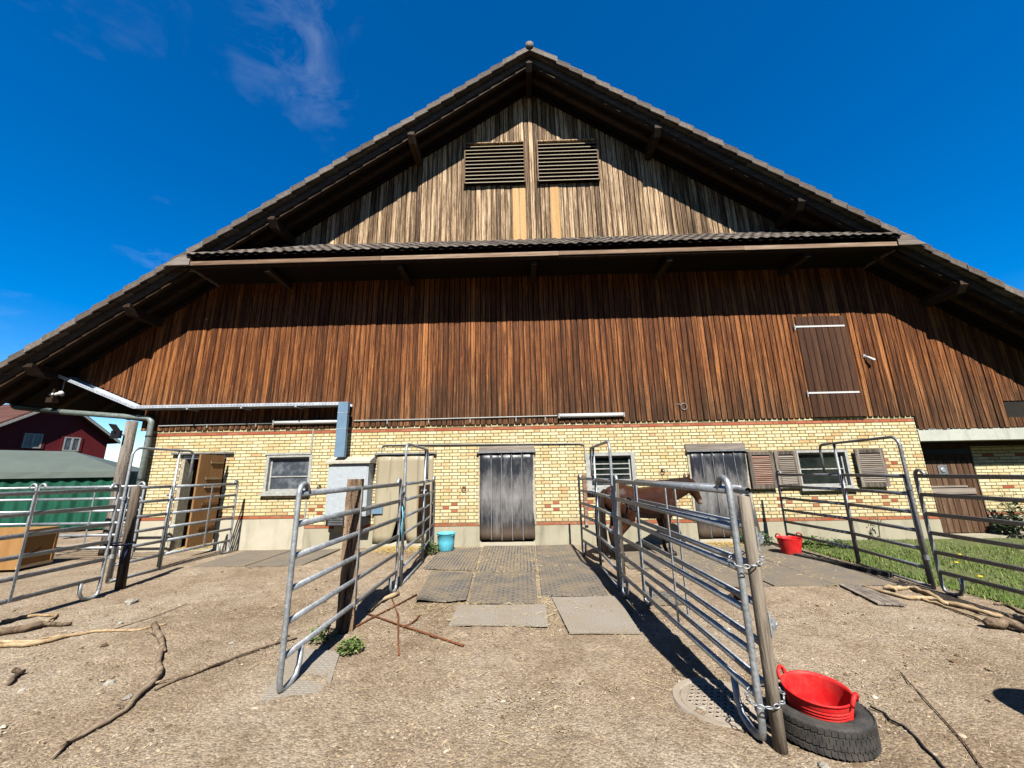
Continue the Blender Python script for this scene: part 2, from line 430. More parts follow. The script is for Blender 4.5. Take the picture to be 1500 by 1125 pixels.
def ground_mat():
    m = Mat('yard_gravel', 0.95, 0, 0.15)
    p = m.pos(); X, Y, Z = m.xyz(p)
    big = m.noise(p, 0.55, 5, 0.6); mid = m.noise(p, 3.2, 6, 0.7); fine = m.noise(p, 75, 4, 0.75)
    peb = m.voro(p, 60, out='Color'); pr = m.xyz(peb)[0]; pd = m.voro(p, 60)
    c = m.ramp(big, [(0.32, (0.38, 0.285, 0.195)), (0.5, (0.475, 0.375, 0.270)), (0.68, (0.54, 0.45, 0.345))])
    c = m.mix(m.rng(mid, 0.44, 0.70, 0, 0.55), c, (0.235, 0.160, 0.095))
    damp = m.noise(m.scale(p, (0.8, 0.45, 1)), 1.3, 5, 0.6, 0.8)
    c = m.mix(m.rng(damp, 0.52, 0.68, 0, 0.5), c, (0.25, 0.178, 0.112))
    f = m.math('ADD', m.math('MULTIPLY', fine, 0.7), m.math('MULTIPLY', pr, 0.3))
    c = m.mix(0.85, c, m.ramp(f, [(0.3, (0.45, 0.42, 0.38)), (0.52, (0.95, 0.95, 0.94)), (0.8, (1.5, 1.48, 1.42))]), 'MULTIPLY')
    c = m.mix(m.rng(pr, 0.92, 0.99, 0, 0.35), c, (0.55, 0.48, 0.38))
    m.color(c)
    h = m.math('ADD', m.math('MULTIPLY', fine, 0.8), m.math('SUBTRACT', m.math('MULTIPLY', mid, 1.2), m.math('MULTIPLY', pd, 0.6)))
    m.bump(h, 0.8, 0.018)
    return m.m
MT['ground'] = ground_mat()
def island(name, stops, rough=0.9, spec=0.2):
    m = Mat(name, rough, 0, spec)
    m.color(m.ramp(m.rnd(), stops)); return m.m
MT['chips'] = island('gravel_chips', [(0, (0.19, 0.13, 0.08)), (0.3, (0.36, 0.265, 0.17)), (0.7, (0.48, 0.375, 0.26)), (0.95, (0.58, 0.48, 0.36)), (1, (0.68, 0.62, 0.52))])
MT['clods'] = island('earth_clods', [(0, (0.13, 0.085, 0.05)), (0.6, (0.24, 0.17, 0.105)), (1, (0.40, 0.32, 0.22))])
MT['straw'] = island('straw', [(0, (0.34, 0.25, 0.12)), (0.5, (0.52, 0.41, 0.22)), (1, (0.66, 0.56, 0.36))])
MT['hay'] = island('yellow_hay', [(0, (0.42, 0.28, 0.07)), (0.5, (0.60, 0.42, 0.14)), (1, (0.70, 0.54, 0.24))])
MT['grass'] = island('grass_blade', [(0, (0.07, 0.14, 0.016)), (0.45, (0.13, 0.235, 0.03)), (0.85, (0.22, 0.32, 0.06)), (1, (0.46, 0.42, 0.18))], 0.6, 0.3)
MT['meadow'] = plain('meadow_grass', (0.055, 0.075, 0.022), 0.95, var=0.35, sc=0.6)
MT['turf'] = plain('turf_soil', (0.13, 0.15, 0.05), 0.95, var=0.4, sc=14)
MT['leaf'] = island('weed_leaf', [(0, (0.07, 0.13, 0.028)), (0.6, (0.16, 0.25, 0.06)), (1, (0.28, 0.35, 0.11))], 0.55, 0.35)
MT['leafdark'] = island('rose_leaf', [(0, (0.04, 0.085, 0.034)), (0.6, (0.08, 0.14, 0.06)), (1, (0.17, 0.22, 0.10))], 0.45, 0.45)
MT['flower'] = plain('yellow_flower', (0.85, 0.58, 0.02), 0.6)
MT['stone'] = plain('pale_stone', (0.40, 0.37, 0.31), 0.9, var=0.3, sc=25, bump=0.006)
MT['manure'] = plain('horse_manure', (0.055, 0.032, 0.016), 0.95, var=0.5, sc=40, bump=0.01)
MT['castiron'] = concrete_mat('manhole_concrete', (0.36, 0.30, 0.235), (0.47, 0.40, 0.32), 0.4)
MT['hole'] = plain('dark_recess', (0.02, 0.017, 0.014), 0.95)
MT['tenttop'] = plain('grey_green_tarpaulin', (0.125, 0.155, 0.135), 0.65, var=0.1, sc=2)
MT['tentgreen'] = plain('dark_green_canvas', (0.008, 0.105, 0.062), 0.7, var=0.2, sc=3)
def siding():
    m = Mat('dark_red_siding', 0.7, 0, 0.3)
    Z = m.xyz(m.pos())[2]
    w = m.math('FRACT', m.math('MULTIPLY', Z, 5.0))
    n = m.noise(m.pos(), 3, 4)
    m.color(m.mix(m.rng(w, 0.0, 0.16, 0.6, 0.0), m.ramp(n, [(0.3, (0.17, 0.016, 0.020)), (0.7, (0.21, 0.024, 0.028))]), (0.03, 0.004, 0.006)))
    m.bump(w, 0.5, 0.02)
    return m.m
MT['siding'] = siding()
MT['tarblue'] = plain('blue_barrel_plastic', (0.02, 0.09, 0.24), 0.45)

# ------------------------------------------------------------------ mesh helpers
class MB:
    def __init__(self):
        self.v, self.f = [], []
    def add(self, vs, fs):
        b = len(self.v)
        self.v += [tuple(p) for p in vs]
        self.f += [tuple(b + i for i in q) for q in fs]
        return self
    def box(self, x0, x1, y0, y1, z0, z1):
        return self.add([(x0, y0, z0), (x1, y0, z0), (x1, y1, z0), (x0, y1, z0), (x0, y0, z1), (x1, y0, z1), (x1, y1, z1), (x0, y1, z1)],
                        [(0, 3, 2, 1), (4, 5, 6, 7), (0, 1, 5, 4), (1, 2, 6, 5), (2, 3, 7, 6), (3, 0, 4, 7)])
    def prism(self, poly, y0, y1):
        """polygon in x,z (counter-clockwise seen from -y) extruded along y"""
        n = len(poly)
        vs = [(x, y0, z) for x, z in poly] + [(x, y1, z) for x, z in poly]
        fs = [tuple(range(n)), tuple(range(2 * n - 1, n - 1, -1))] + [(i, i + n, (i + 1) % n + n, (i + 1) % n) for i in range(n)]
        return self.add(vs, fs)
    def slab(self, a, b, w, h):
        """rectangular bar from a to b: w across (horizontal), h high"""
        a, b = Vector(a), Vector(b)
        d = (b - a).normalized()
        s = d.cross(Vector((0, 0, 1)))
        if s.length < 1e-4:
            s = Vector((1, 0, 0))
        s.normalize()
        u = s.cross(d).normalized()
        vs = []
        for p in (a, b):
            for i, j in ((-1, -1), (1, -1), (1, 1), (-1, 1)):
                vs.append(p + s * (i * w / 2) + u * (j * h / 2))
        return self.add(vs, [(0, 1, 2, 3), (7, 6, 5, 4), (0, 4, 5, 1), (1, 5, 6, 2), (2, 6, 7, 3), (3, 7, 4, 0)])
    def tube(self, pts, r, n=10, caps=True, flat=1.0):
        pts = [Vector(p) for p in pts]
        m = len(pts)
        rs = r if isinstance(r, (list, tuple)) else [r] * m
        tan = [(pts[min(i + 1, m - 1)] - pts[max(i - 1, 0)]).normalized() for i in range(m)]
        u = tan[0].orthogonal().normalized()
        if abs(tan[0].z) < 0.9:
            u = (Vector((0, 0, 1)) - tan[0] * tan[0].z).normalized()
        b0 = len(self.v)
        for i in range(m):
            u = (u - tan[i] * u.dot(tan[i])).normalized()
            w = tan[i].cross(u)
            for k in range(n):
                a = 2 * math.pi * k / n
                self.v.append(tuple(pts[i] + u * (math.cos(a) * rs[i]) + w * (math.sin(a) * rs[i] * flat)))
        for i in range(m - 1):
            for k in range(n):
                k2 = (k + 1) % n
                self.f.append((b0 + i * n + k, b0 + i * n + k2, b0 + (i + 1) * n + k2, b0 + (i + 1) * n + k))
        if caps:
            self.f.append(tuple(b0 + k for k in range(n - 1, -1, -1)))
            self.f.append(tuple(b0 + (m - 1) * n + k for k in range(n)))
        return self
    def lathe(self, prof, n=32, cx=0, cy=0, closed=False):
        b0 = len(self.v); m = len(prof)
        for r, z in prof:
            for k in range(n):
                a = 2 * math.pi * k / n
                self.v.append((cx + r * math.cos(a), cy + r * math.sin(a), z))
        for i in range(m if closed else m - 1):
            j = (i + 1) % m
            for k in range(n):
                k2 = (k + 1) % n
                self.f.append((b0 + i * n + k, b0 + i * n + k2, b0 + j * n + k2, b0 + j * n + k))
        return self
    def mesh(self, name, smooth=False):
        me = bpy.data.meshes.new(name)
        me.from_pydata(self.v, [], self.f)
        if smooth:
            me.polygons.foreach_set('use_smooth', [True] * len(me.polygons))
        me.update()
        return me
    def build(self, name, mat, parent=None, smooth=False):
        return ob(name, self.mesh(name, smooth), mat, parent)

def ob(name, me, mat=None, parent=None, loc=None, rot=None, scale=None):
    o = bpy.data.objects.new(name, me)
    COL.objects.link(o)
    if mat is not None and len(me.materials) == 0:
        me.materials.append(MT[mat] if isinstance(mat, str) else mat)
    if parent is not None:
        o.parent = parent
    if loc is not None:
        o.location = loc
    if rot is not None:
        o.rotation_euler = rot
    if scale is not None:
        o.scale = scale
    return o
def tag(o, label=None, cat=None, group=None, kind=None):
    for k, v in (('label', label), ('category', cat), ('group', group), ('kind', kind)):
        if v:
            o[k] = v
    return o
def thing(name, label, cat, loc=(0, 0, 0), rz=0.0, group=None):
    o = bpy.data.objects.new(name, None)
    COL.objects.link(o)
    o.empty_display_size = 0.2
    o.location = loc
    o.rotation_euler = (0, 0, rz)
    return tag(o, label, cat, group)
def arc(c, r, a0, a1, n, ax1, ax2):
    c, ax1, ax2 = Vector(c), Vector(ax1), Vector(ax2)
    return [c + ax1 * (r * math.cos(a0 + (a1 - a0) * i / n)) + ax2 * (r * math.sin(a0 + (a1 - a0) * i / n)) for i in range(n + 1)]
def npmesh(name, verts, faces, k):
    """verts (N,3), faces (F,k) as numpy arrays"""
    me = bpy.data.meshes.new(name)
    me.vertices.add(len(verts)); me.vertices.foreach_set('co', verts.astype(np.float32).ravel())
    me.loops.add(faces.size); me.loops.foreach_set('vertex_index', faces.astype(np.int32).ravel())
    me.polygons.add(len(faces)); me.polygons.foreach_set('loop_start', np.arange(0, faces.size, k, dtype=np.int32))
    me.update(calc_edges=True)
    me.validate()
    return me
def scatter(name, base_v, base_f, loc, rot, scl):
    """many copies of one small solid in a single mesh: rot (N,3) euler xyz, scl (N,3)"""
    n = len(loc)
    cx, sx = np.cos(rot[:, 0]), np.sin(rot[:, 0]); cy, sy = np.cos(rot[:, 1]), np.sin(rot[:, 1]); cz, sz = np.cos(rot[:, 2]), np.sin(rot[:, 2])
    R = np.empty((n, 3, 3))
    R[:, 0, 0] = cz * cy; R[:, 0, 1] = cz * sy * sx - sz * cx; R[:, 0, 2] = cz * sy * cx + sz * sx
    R[:, 1, 0] = sz * cy; R[:, 1, 1] = sz * sy * sx + cz * cx; R[:, 1, 2] = sz * sy * cx - cz * sx
    R[:, 2, 0] = -sy; R[:, 2, 1] = cy * sx; R[:, 2, 2] = cy * cx
    V = base_v[None] * scl[:, None, :]
    V = np.einsum('nij,nkj->nki', R, V) + loc[:, None, :]
    F = base_f[None] + (np.arange(n) * len(base_v))[:, None, None]
    return npmesh(name, V.reshape(-1, 3), F.reshape(-1, base_f.shape[1]), base_f.shape[1])

# ------------------------------------------------------------------ ground
g = MB().add([(-600, -300, -0.03), (600, -300, -0.03), (600, 1200, -0.03), (-600, 1200, -0.03)], [(0, 1, 2, 3)])
tag(g.build('ground', 'meadow'), 'meadow round the farm reaching to the horizon', kind='structure')
nx, ny = 620, 430
gx = np.linspace(-17, 14, nx); gy = np.linspace(-14.0, 7.4, ny)
XX, YY = np.meshgrid(gx, gy)
ph = NR.uniform(0, 6.28, (10,)); kk = NR.normal(0, 3.2, (10, 2))
ZZ = sum(np.sin(XX * kk[i, 0] + YY * kk[i, 1] + ph[i]) for i in range(10)) * 0.0022
hp = np.column_stack([NR.uniform(-6, 5.2, 420), NR.uniform(-8.5, -0.6, 420), NR.uniform(.055, .085, 420), NR.uniform(.010, .024, 420)])
for hx0, hy0, hr0, hd0 in hp:
    i0, i1 = np.searchsorted(gx, (hx0 - .25, hx0 + .25)); j0, j1 = np.searchsorted(gy, (hy0 - .25, hy0 + .25))
    if i1 > i0 and j1 > j0:
        d2 = np.hypot(XX[j0:j1, i0:i1] - hx0, YY[j0:j1, i0:i1] - hy0) / hr0
        ZZ[j0:j1, i0:i1] += -hd0 * np.exp(-d2 ** 2) + 0.45 * hd0 * np.exp(-((d2 - 1.6) / 0.5) ** 2)
edge = np.minimum.reduce([XX + 17, 14 - XX, YY + 14.0, 7.4 - YY])
ZZ = np.where(edge < 0.5, -0.025 + 0.025 * edge / 0.5 + ZZ * edge / 0.5, ZZ)
idx = np.arange(nx * ny).reshape(ny, nx)
fa = np.stack([idx[:-1, :-1], idx[:-1, 1:], idx[1:, 1:], idx[1:, :-1]], -1).reshape(-1, 4)
yme = npmesh('yard', np.stack([XX, YY, ZZ], -1).reshape(-1, 3), fa, 4)
yme.polygons.foreach_set('use_smooth', [True] * len(yme.polygons))
tag(ob('yard', yme, 'ground'), 'trodden gravel and earth of the stable yard', kind='structure')

def yard_points(n, x0, x1, y0, y1, power):
    """points in the yard, denser near where people stand and walk"""
    out = []
    tot = 0
    while tot < n:
        x = NR.uniform(x0, x1, n); y = NR.uniform(y0, y1, n)
        d = np.hypot(x, y + 9.2)
        keep = NR.uniform(0, 1, n) < np.minimum(1, (2.6 / np.maximum(d, 2.2)) ** power)
        out.append(np.stack([x[keep], y[keep]], 1)); tot += keep.sum()
    return np.concatenate(out)[:n]
# gravel chips
pv = np.array([(-.5, -.4, 0), (.5, -.5, 0), (.6, .4, 0), (-.4, .5, 0), (-.2, -.15, .6), (.3, .1, .55)])
pf = np.array([(0, 1, 4), (1, 5, 4), (1, 2, 5), (2, 3, 5), (3, 4, 5), (3, 0, 4)])
n = 66000
p2 = yard_points(n, -9, 8, -7.6, -0.2, 1.7)
s = NR.lognormal(-4.95, 0.42, n)
loc = np.column_stack([p2, np.full(n, 0.0) + NR.uniform(-.003, .002, n)])
me = scatter('gravel', pv, pf, loc, np.column_stack([NR.normal(0, .15, n), NR.normal(0, .15, n), NR.uniform(0, 6.28, n)]), np.column_stack([s * NR.uniform(.8, 1.9, n), s * NR.uniform(.6, 1.3, n), s * NR.uniform(.35, .8, n)]))
tag(ob('gravel', me, 'chips'), 'small loose gravel and wood chips over the yard', 'gravel', kind='stuff')
n = 1600
p2 = yard_points(n, -8, 6, -7.4, -0.5, 1.2)
cl = NR.lognormal(-4.0, 0.4, n)
me = scatter('clods', pv, pf, np.column_stack([p2, np.full(n, -0.002)]), np.column_stack([NR.normal(0, .2, n), NR.normal(0, .2, n), NR.uniform(0, 6.28, n)]), np.column_stack([cl * NR.uniform(.8, 1.6, n), cl, cl * NR.uniform(.4, .8, n)]))
tag(ob('clods', me, 'clods'), 'small trodden clods of earth and dung over the yard', 'clods', kind='stuff')
# straw
sv = np.array([(-.5, -.5, 0), (.5, -.5, 0), (.5, .5, 0), (-.5, .5, 0), (-.5, 0, 1), (.5, 0, 1)])
sf = np.array([(0, 1, 5), (0, 5, 4), (2, 3, 4), (2, 4, 5), (0, 4, 3), (1, 2, 5)])
n = 5500
p2 = yard_points(n, -9, 8, -7.4, -0.2, 1.5)
ln = NR.lognormal(-3.35, 0.55, n)
loc = np.column_stack([p2, NR.uniform(.002, .006, n)])
me = scatter('straw', sv, sf, loc, np.column_stack([NR.normal(0, .06, n), NR.normal(0, .07, n), NR.uniform(0, 6.28, n)]), np.column_stack([ln, NR.uniform(.0016, .004, n), NR.uniform(.0015, .003, n)]))
tag(ob('straw', me, 'straw'), 'loose dry straw bits strewn over the yard', 'straw', kind='stuff')

# ------------------------------------------------------------------ barn
XA, SL, TZ = 0.49, 0.709, 12.93               # ridge x, roof slope, tile-top height at the verge
def T(x):
    return TZ - SL * abs(x - XA)
EL, ER = -12.45, 13.45                        # eaves
WL, WR = -9.05, 14.6                          # wall ends
BD = 18.0                                     # barn depth
VY = -1.06                                    # verge plane
barn = thing('barn', 'big farm barn of yellow brick below and dark vertical boards under a wide gable roof', 'barn', (0, 0, 0))

# openings in the front wall: x0, x1, z0, z1
OPEN = {'strip1': (-0.93, 0.26, 0.0, 2.05), 'strip2': (3.95, 5.16, 0.0, 1.99), 'beige': (-3.38, -2.07, 0.0, 2.06),
        'leftdoor': (-8.12, -7.05, 0.0, 2.14), 'win1': (-6.03, -4.99, 1.25, 2.09), 'win2': (1.55, 2.64, 1.19, 2.01), 'win3': (6.40, 7.54, 1.16, 1.97)}
XJ, XE = -5.0, 9.28                           # joint between wall sections; end of the main wall
Z0R, CH = 0.466, 0.075                        # lowest red course (centre), course height
ZTOP = Z0R + 30.5 * CH                        # top of brickwork
Z0L = Z0R + 3 * CH - 0.0
def wall_cells(x0, x1, z0, z1, y0, y1, mb, ops):
    xs = sorted(set([x0, x1] + [q for o in ops for q in o[:2] if x0 < q < x1]))
    zs = sorted(set([z0, z1] + [q for o in ops for q in o[2:] if z0 < q < z1]))
    for i in range(len(xs) - 1):
        j = 0
        while j < len(zs) - 1:
            cx = (xs[i] + xs[i + 1]) / 2
            def free(k):
                cz = (zs[k] + zs[k + 1]) / 2
                return not any(o[0] < cx < o[1] and o[2] < cz < o[3] for o in ops)
            if not free(j):
                j += 1
                continue
            k = j
            while k + 1 < len(zs) - 1 and free(k + 1):
                k += 1
            mb.box(xs[i], xs[i + 1], y0, y1, zs[j], zs[k + 1])
            j = k + 1
ops = list(OPEN.values())
mb = MB()
wall_cells(WL, XJ, Z0L - CH / 2, ZTOP, 0.008, 0.30, mb, ops)
wall_cells(XJ, XE, Z0R - CH / 2, ZTOP, 0.008, 0.30, mb, ops)
mwall = mb.build('brick_wall', 'mortar', barn)
mb = MB(); wall_cells(XJ, XE, -0.1, Z0R - CH / 2 - 0.001, -0.012, 0.30, mb, ops)
mb.build('plinth', 'concrete', barn)
mb = MB(); wall_cells(WL, XJ, -0.1, Z0L - CH / 2 - 0.001, -0.012, 0.30, mb, ops)
mb.build('plinth', 'concretel', barn)

# bricks
bricks = []                                   # x0, x1, zc, red, y
def carve(x0, x1, z):
    seg = [(x0, x1)]
    for a, b, c, d in ops:
        if c - 0.03 < z < d + 0.03:
            ns = []
            for p, q in seg:
                if q <= a or p >= b:
                    ns.append((p, q))
                else:
                    if p < a - 0.035: ns.append((p, a - 0.005))
                    if q > b + 0.035: ns.append((b + 0.005, q))
            seg = ns
    return seg
DIAM = [-4.55, -1.45, 0.94, 1.72, 5.74, 6.52, 7.30, 8.08]
for k in range(0, 31):
    z = Z0R + k * CH
    x = XJ + 0.012 - (0.195 if k % 2 else 0.0)
    stretch = True
    while x < XE:
        L = 0.25 if stretch else 0.12
        a, b = max(x, XJ + 0.01), min(x + L, XE)
        xc = x + L / 2
        red = k in (0, 29)
        if not stretch and not red:
            for dcx in DIAM:
                if k in (4, 6) and abs(xc - dcx) < 0.196: red = True
                if k == 5 and 0.15 < abs(xc - dcx) < 0.40: red = True
            if k in (15, 17) and abs(xc - 8.37) < 0.19: red = True
            if k == 16 and abs(xc - 8.6) < 0.19: red = True
        if b - a > 0.03:
            for p, q in carve(a, b, z):
                bricks.append((p, q, z, red, 0.0, abs((q - p) - L) < 1e-6))
        x += L + 0.01
        stretch = not stretch
for k in range(3, 31):
    z = Z0R + k * CH
    x = WL - (0.13 if k % 2 else 0.0)
    while x < XJ - 0.02:
        a, b = max(x, WL), min(x + 0.25, XJ - 0.02)
        if b - a > 0.03:
            for p, q in carve(a, b, z):
                bricks.append((p, q, z, k in (3, 29), 0.0, abs((q - p) - 0.25) < 1e-6))
        x += 0.26
# recessed wall on the right
for k in range(0, 23):
    z = Z0R + k * CH
    x = 10.93 - (0.13 if k % 2 else 0.0)
    while x < 14.5:
        a = max(x, 10.93); b = x + 0.25
        xc = (a + b) / 2
        red = k == 0 or (k in (19, 17) and abs((xc - 11.52) % 0.78) < 0.14) or (k == 18 and abs((xc - 11.2) % 0.78) < 0.2) or (k in (9,) and abs((xc - 11.22) % 0.78) < 0.14) or (k == 8 and abs((xc - 11.48) % 0.78) < 0.14)
        if b - a > 0.03:
            bricks.append((a, b, z, red, 0.5, False))
        x += 0.26
full = sorted([i for i, b in enumerate(bricks) if b[5]], key=lambda i: math.hypot((bricks[i][0] + bricks[i][1]) / 2 + 0.1, bricks[i][2] - 1.45))
ind = set(full[:296])
fieldY, fieldR = MB(), MB()
cache = {}
for i, (a, b, z, red, y, _f) in enumerate(bricks):
    jy = RN.uniform(-0.003, 0.002)
    if i in ind:
        key = (round(b - a, 2), red)
        if key not in cache:
            w = (b - a) / 2 - 0.0012
            h = 0.0312
            e = 0.004
            m_ = MB().add([(-w, 0.012, -h), (w, 0.012, -h), (w, 0.012, h), (-w, 0.012, h), (-w + e, 0, -h + e), (w - e, 0, -h + e), (w - e, 0, h - e), (-w + e, 0, h - e)],
                          [(4, 5, 6, 7), (0, 1, 5, 4), (1, 2, 6, 5), (2, 3, 7, 6), (3, 0, 4, 7)])
            cache[key] = m_.mesh('brick')
            cache[key].materials.append(MT['brickred' if red else 'brick'])
        ob('brick', cache[key], None, mwall, ((a + b) / 2, y + jy, z))
    else:
        w = (b - a) / 2; c = (a + b) / 2; h = 0.0312; e = 0.004; w -= 0.0012
        (fieldR if red else fieldY).add([(c - w, y + .012, z - h), (c + w, y + .012, z - h), (c + w, y + .012, z + h), (c - w, y + .012, z + h), (c - w + e, y + jy, z - h + e), (c + w - e, y + jy, z - h + e), (c + w - e, y + jy, z + h - e), (c - w + e, y + jy, z + h - e)],
                                        [(4, 5, 6, 7), (0, 1, 5, 4), (1, 2, 6, 5), (2, 3, 7, 6), (3, 0, 4, 7)])
tag(fieldY.build('brickwork', 'brick', mwall), kind='stuff')
tag(fieldR.build('red_brickwork', 'brickred', mwall), kind='stuff')
# vertical joint strip between the two wall sections
MB().box(XJ - 0.02, XJ + 0.008, -0.006, 0.02, Z0R - 0.04, ZTOP).build('joint_strip', 'conduit', barn)

# recess on the right: wall, plinth, side return, lintel
mb = MB(); mb.box(10.92, WR, 0.508, 0.8, Z0R - CH / 2, 2.75)
mb.build('recess_wall', 'mortar', barn)
MB().box(10.92, WR, 0.488, 0.8, -0.1, Z0R - CH / 2 - 0.001).build('plinth', 'concrete', barn)
MB().box(9.281, WR, -0.02, 0.55, 2.15, 2.42).build('lintel', 'lintel', barn)
MB().box(10.92, WR, 0.47, 0.505, 2.03, 2.149).build('lintel_board', 'hatchw', barn)
MB().box(XE - 0.3, XE - 0.002, 0.301, 0.8, -0.1, 2.15).build('return_wall', 'mortar', barn)
MB().box(WR, WR + 0.3, -0.01, BD, -0.1, 2.8).build('side_wall', 'mortar', barn)
MB().box(WL, WL + 0.3, 0.301, BD, -0.1, 4.6).build('side_wall', 'mortar', barn)
MB().box(WL, WR, BD, BD + 0.3, -0.1, 4.0).build('back_wall', 'mortar', barn)
# interior: floor, ceiling, inner partition so that openings look into a dim stable
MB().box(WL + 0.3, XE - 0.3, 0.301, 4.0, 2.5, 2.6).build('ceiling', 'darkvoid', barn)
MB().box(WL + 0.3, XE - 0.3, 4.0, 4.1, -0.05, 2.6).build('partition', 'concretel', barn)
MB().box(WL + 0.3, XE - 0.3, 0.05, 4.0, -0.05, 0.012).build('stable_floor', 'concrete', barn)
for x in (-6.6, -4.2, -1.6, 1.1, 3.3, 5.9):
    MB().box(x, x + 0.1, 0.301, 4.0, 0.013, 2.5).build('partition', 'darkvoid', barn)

# ---- cladding boards
# lower field backing and upper field backing
def poly_back(name, poly, y0, y1, mat):
    return MB().prism(poly, y0, y1).build(name, mat, barn)
GB = 0.31                                      # cladding top below the tile line
CB = 2.742                                     # bottom of the lower boards
def board_bottom(x):
    if x > XE + 0.02: return 2.425
    if x < -9.19: return 3.33 + (-9.19 - x) * 0.402
    return CB
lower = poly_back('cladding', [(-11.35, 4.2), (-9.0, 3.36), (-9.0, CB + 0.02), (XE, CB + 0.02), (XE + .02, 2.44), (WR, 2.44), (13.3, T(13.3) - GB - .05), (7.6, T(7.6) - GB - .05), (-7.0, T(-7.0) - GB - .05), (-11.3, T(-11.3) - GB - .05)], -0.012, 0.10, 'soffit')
bcache = {}
def board(x0, x1, z0, z1, mat, parent, y=-0.012, th=0.026, name='board'):
    if mat not in bcache:
        e = 0.07
        m_ = MB().add([(-.5, 0, 0), (.5, 0, 0), (.5, 0, 1), (-.5, 0, 1), (-.5 + e, -1, 0), (.5 - e, -1, 0), (.5 - e, -1, 1), (-.5 + e, -1, 1)],
                      [(4, 5, 6, 7), (0, 1, 5, 4), (1, 2, 6, 5), (2, 3, 7, 6), (3, 0, 4, 7)])
        bcache[mat] = m_.mesh('board')
        bcache[mat].materials.append(MT[mat])
    return ob(name, bcache[mat], None, parent, ((x0 + x1) / 2, y, z0), None, (x1 - x0, th, z1 - z0))
x = -11.35
while x < 13.6:
    w = RN.choice((0.118, 0.126, 0.134, 0.142, 0.150))
    zb = board_bottom(x + w / 2) + RN.uniform(-0.006, 0.01)
    zt = min(7.62, T(x) - GB, T(x + w) - GB)
    if x < XE < x + w: w = XE + 0.02 - x
    if zt - zb > 0.1 and not (11.42 < x + w / 2 < 12.4):
        board(x + 0.005, x + w - 0.005, zb, zt, 'clad', lower, th=RN.uniform(0.020, 0.034))
    elif zt - zb > 0.1:
        board(x + 0.002, x + w - 0.002, zb, 2.66, 'clad', lower)
        board(x + 0.002, x + w - 0.002, 3.05, zt, 'clad', lower)
    x += w
MB().box(11.43, 12.42, -0.0135, 0.09, 2.66, 3.05).build('wall_vent', 'hole', barn)
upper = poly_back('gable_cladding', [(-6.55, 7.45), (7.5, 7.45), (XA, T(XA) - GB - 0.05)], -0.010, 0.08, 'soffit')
x = -6.3
while x < 7.3:
    w = RN.choice((0.118, 0.126, 0.134, 0.142, 0.150))
    zt = min(T(x), T(x + w)) - GB
    if zt > 7.7:
        board(x + 0.005, x + w - 0.005, 7.5, zt, 'gable', upper, y=-0.010, th=RN.uniform(0.02, 0.034))
    x += w
for a, b in ((-0.07, 0.115), (0.118, 0.30), (0.97, 1.22)):
    board(a, b, 7.5, 9.36, 'fresh', upper, y=-0.034, th=0.014, name='repair_board')

# ---- louvred vents in the gable
for a, b in ((-1.40, 0.31), (0.64, 2.36)):
    fr = MB()
    z0, z1 = 9.40, 10.74
    fr.box(a, a + 0.035, -0.16, -0.036, z0, z1).box(b - 0.035, b, -0.16, -0.036, z0, z1)
    fr.box(a + 0.035, b - 0.035, -0.16, -0.036, z1 - 0.03, z1)
    lo = fr.build('louvre', 'gable', barn)
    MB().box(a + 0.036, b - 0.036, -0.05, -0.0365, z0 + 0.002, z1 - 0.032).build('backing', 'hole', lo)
    sl = MB().slab((0, 0, 0), (b - a - 0.074, 0, 0), 0.012, 0.012)
    prof = [(-0.055, -0.056), (-0.055, -0.034), (0.050, 0.060), (0.050, 0.046)]
    sm = MB()
    Ls = b - a - 0.074
    sm.add([(0, y, z) for y, z in prof] + [(Ls, y, z) for y, z in prof], [(3, 2, 1, 0), (4, 5, 6, 7), (0, 1, 5, 4), (1, 2, 6, 5), (2, 3, 7, 6), (3, 0, 4, 7)])
    sme = sm.mesh('slat'); sme.materials.append(MT['slatpale'])
    for k in range(11):
        ob('slat', sme, None, lo, (a + 0.037, -0.100, z0 + 0.060 + k * 0.1185))

# ---- roof
roof_m = MB()
TH = 0.26
for sgn, xe in ((-1, EL), (1, ER)):
    za, ze = TZ - 0.10, T(xe) - 0.10
    poly = [(XA, za - TH + 0.06), (XA, za), (xe, ze), (xe, ze - TH + 0.06)]
    if sgn < 0:
        poly = poly[::-1]
    roof_m.prism(poly, VY + 0.208, BD + 0.8)
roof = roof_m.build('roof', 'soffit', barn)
# tile sheet on top with stepped courses
tm = MB()
for sgn, xe in ((-1, EL), (1, ER)):
    nst = int(abs(xe - XA) / 0.335)
    for k in range(nst):
        xa = XA + sgn * (k * 0.335); xb = XA + sgn * ((k + 1) * 0.335 + 0.03)
        zz = [T(xa) - 0.095 , T(xb) - 0.06, T(xb) - 0.02, T(xa) - 0.055]
        poly = [(xa, zz[0]), (xb, zz[1] ), (xb, zz[2]), (xa, zz[3])]
        if sgn < 0: poly = poly[::-1]
        tm.prism(poly, VY + 0.08, BD + 0.9)
tag(tm.build('tile_field', 'tile', roof), kind='stuff')
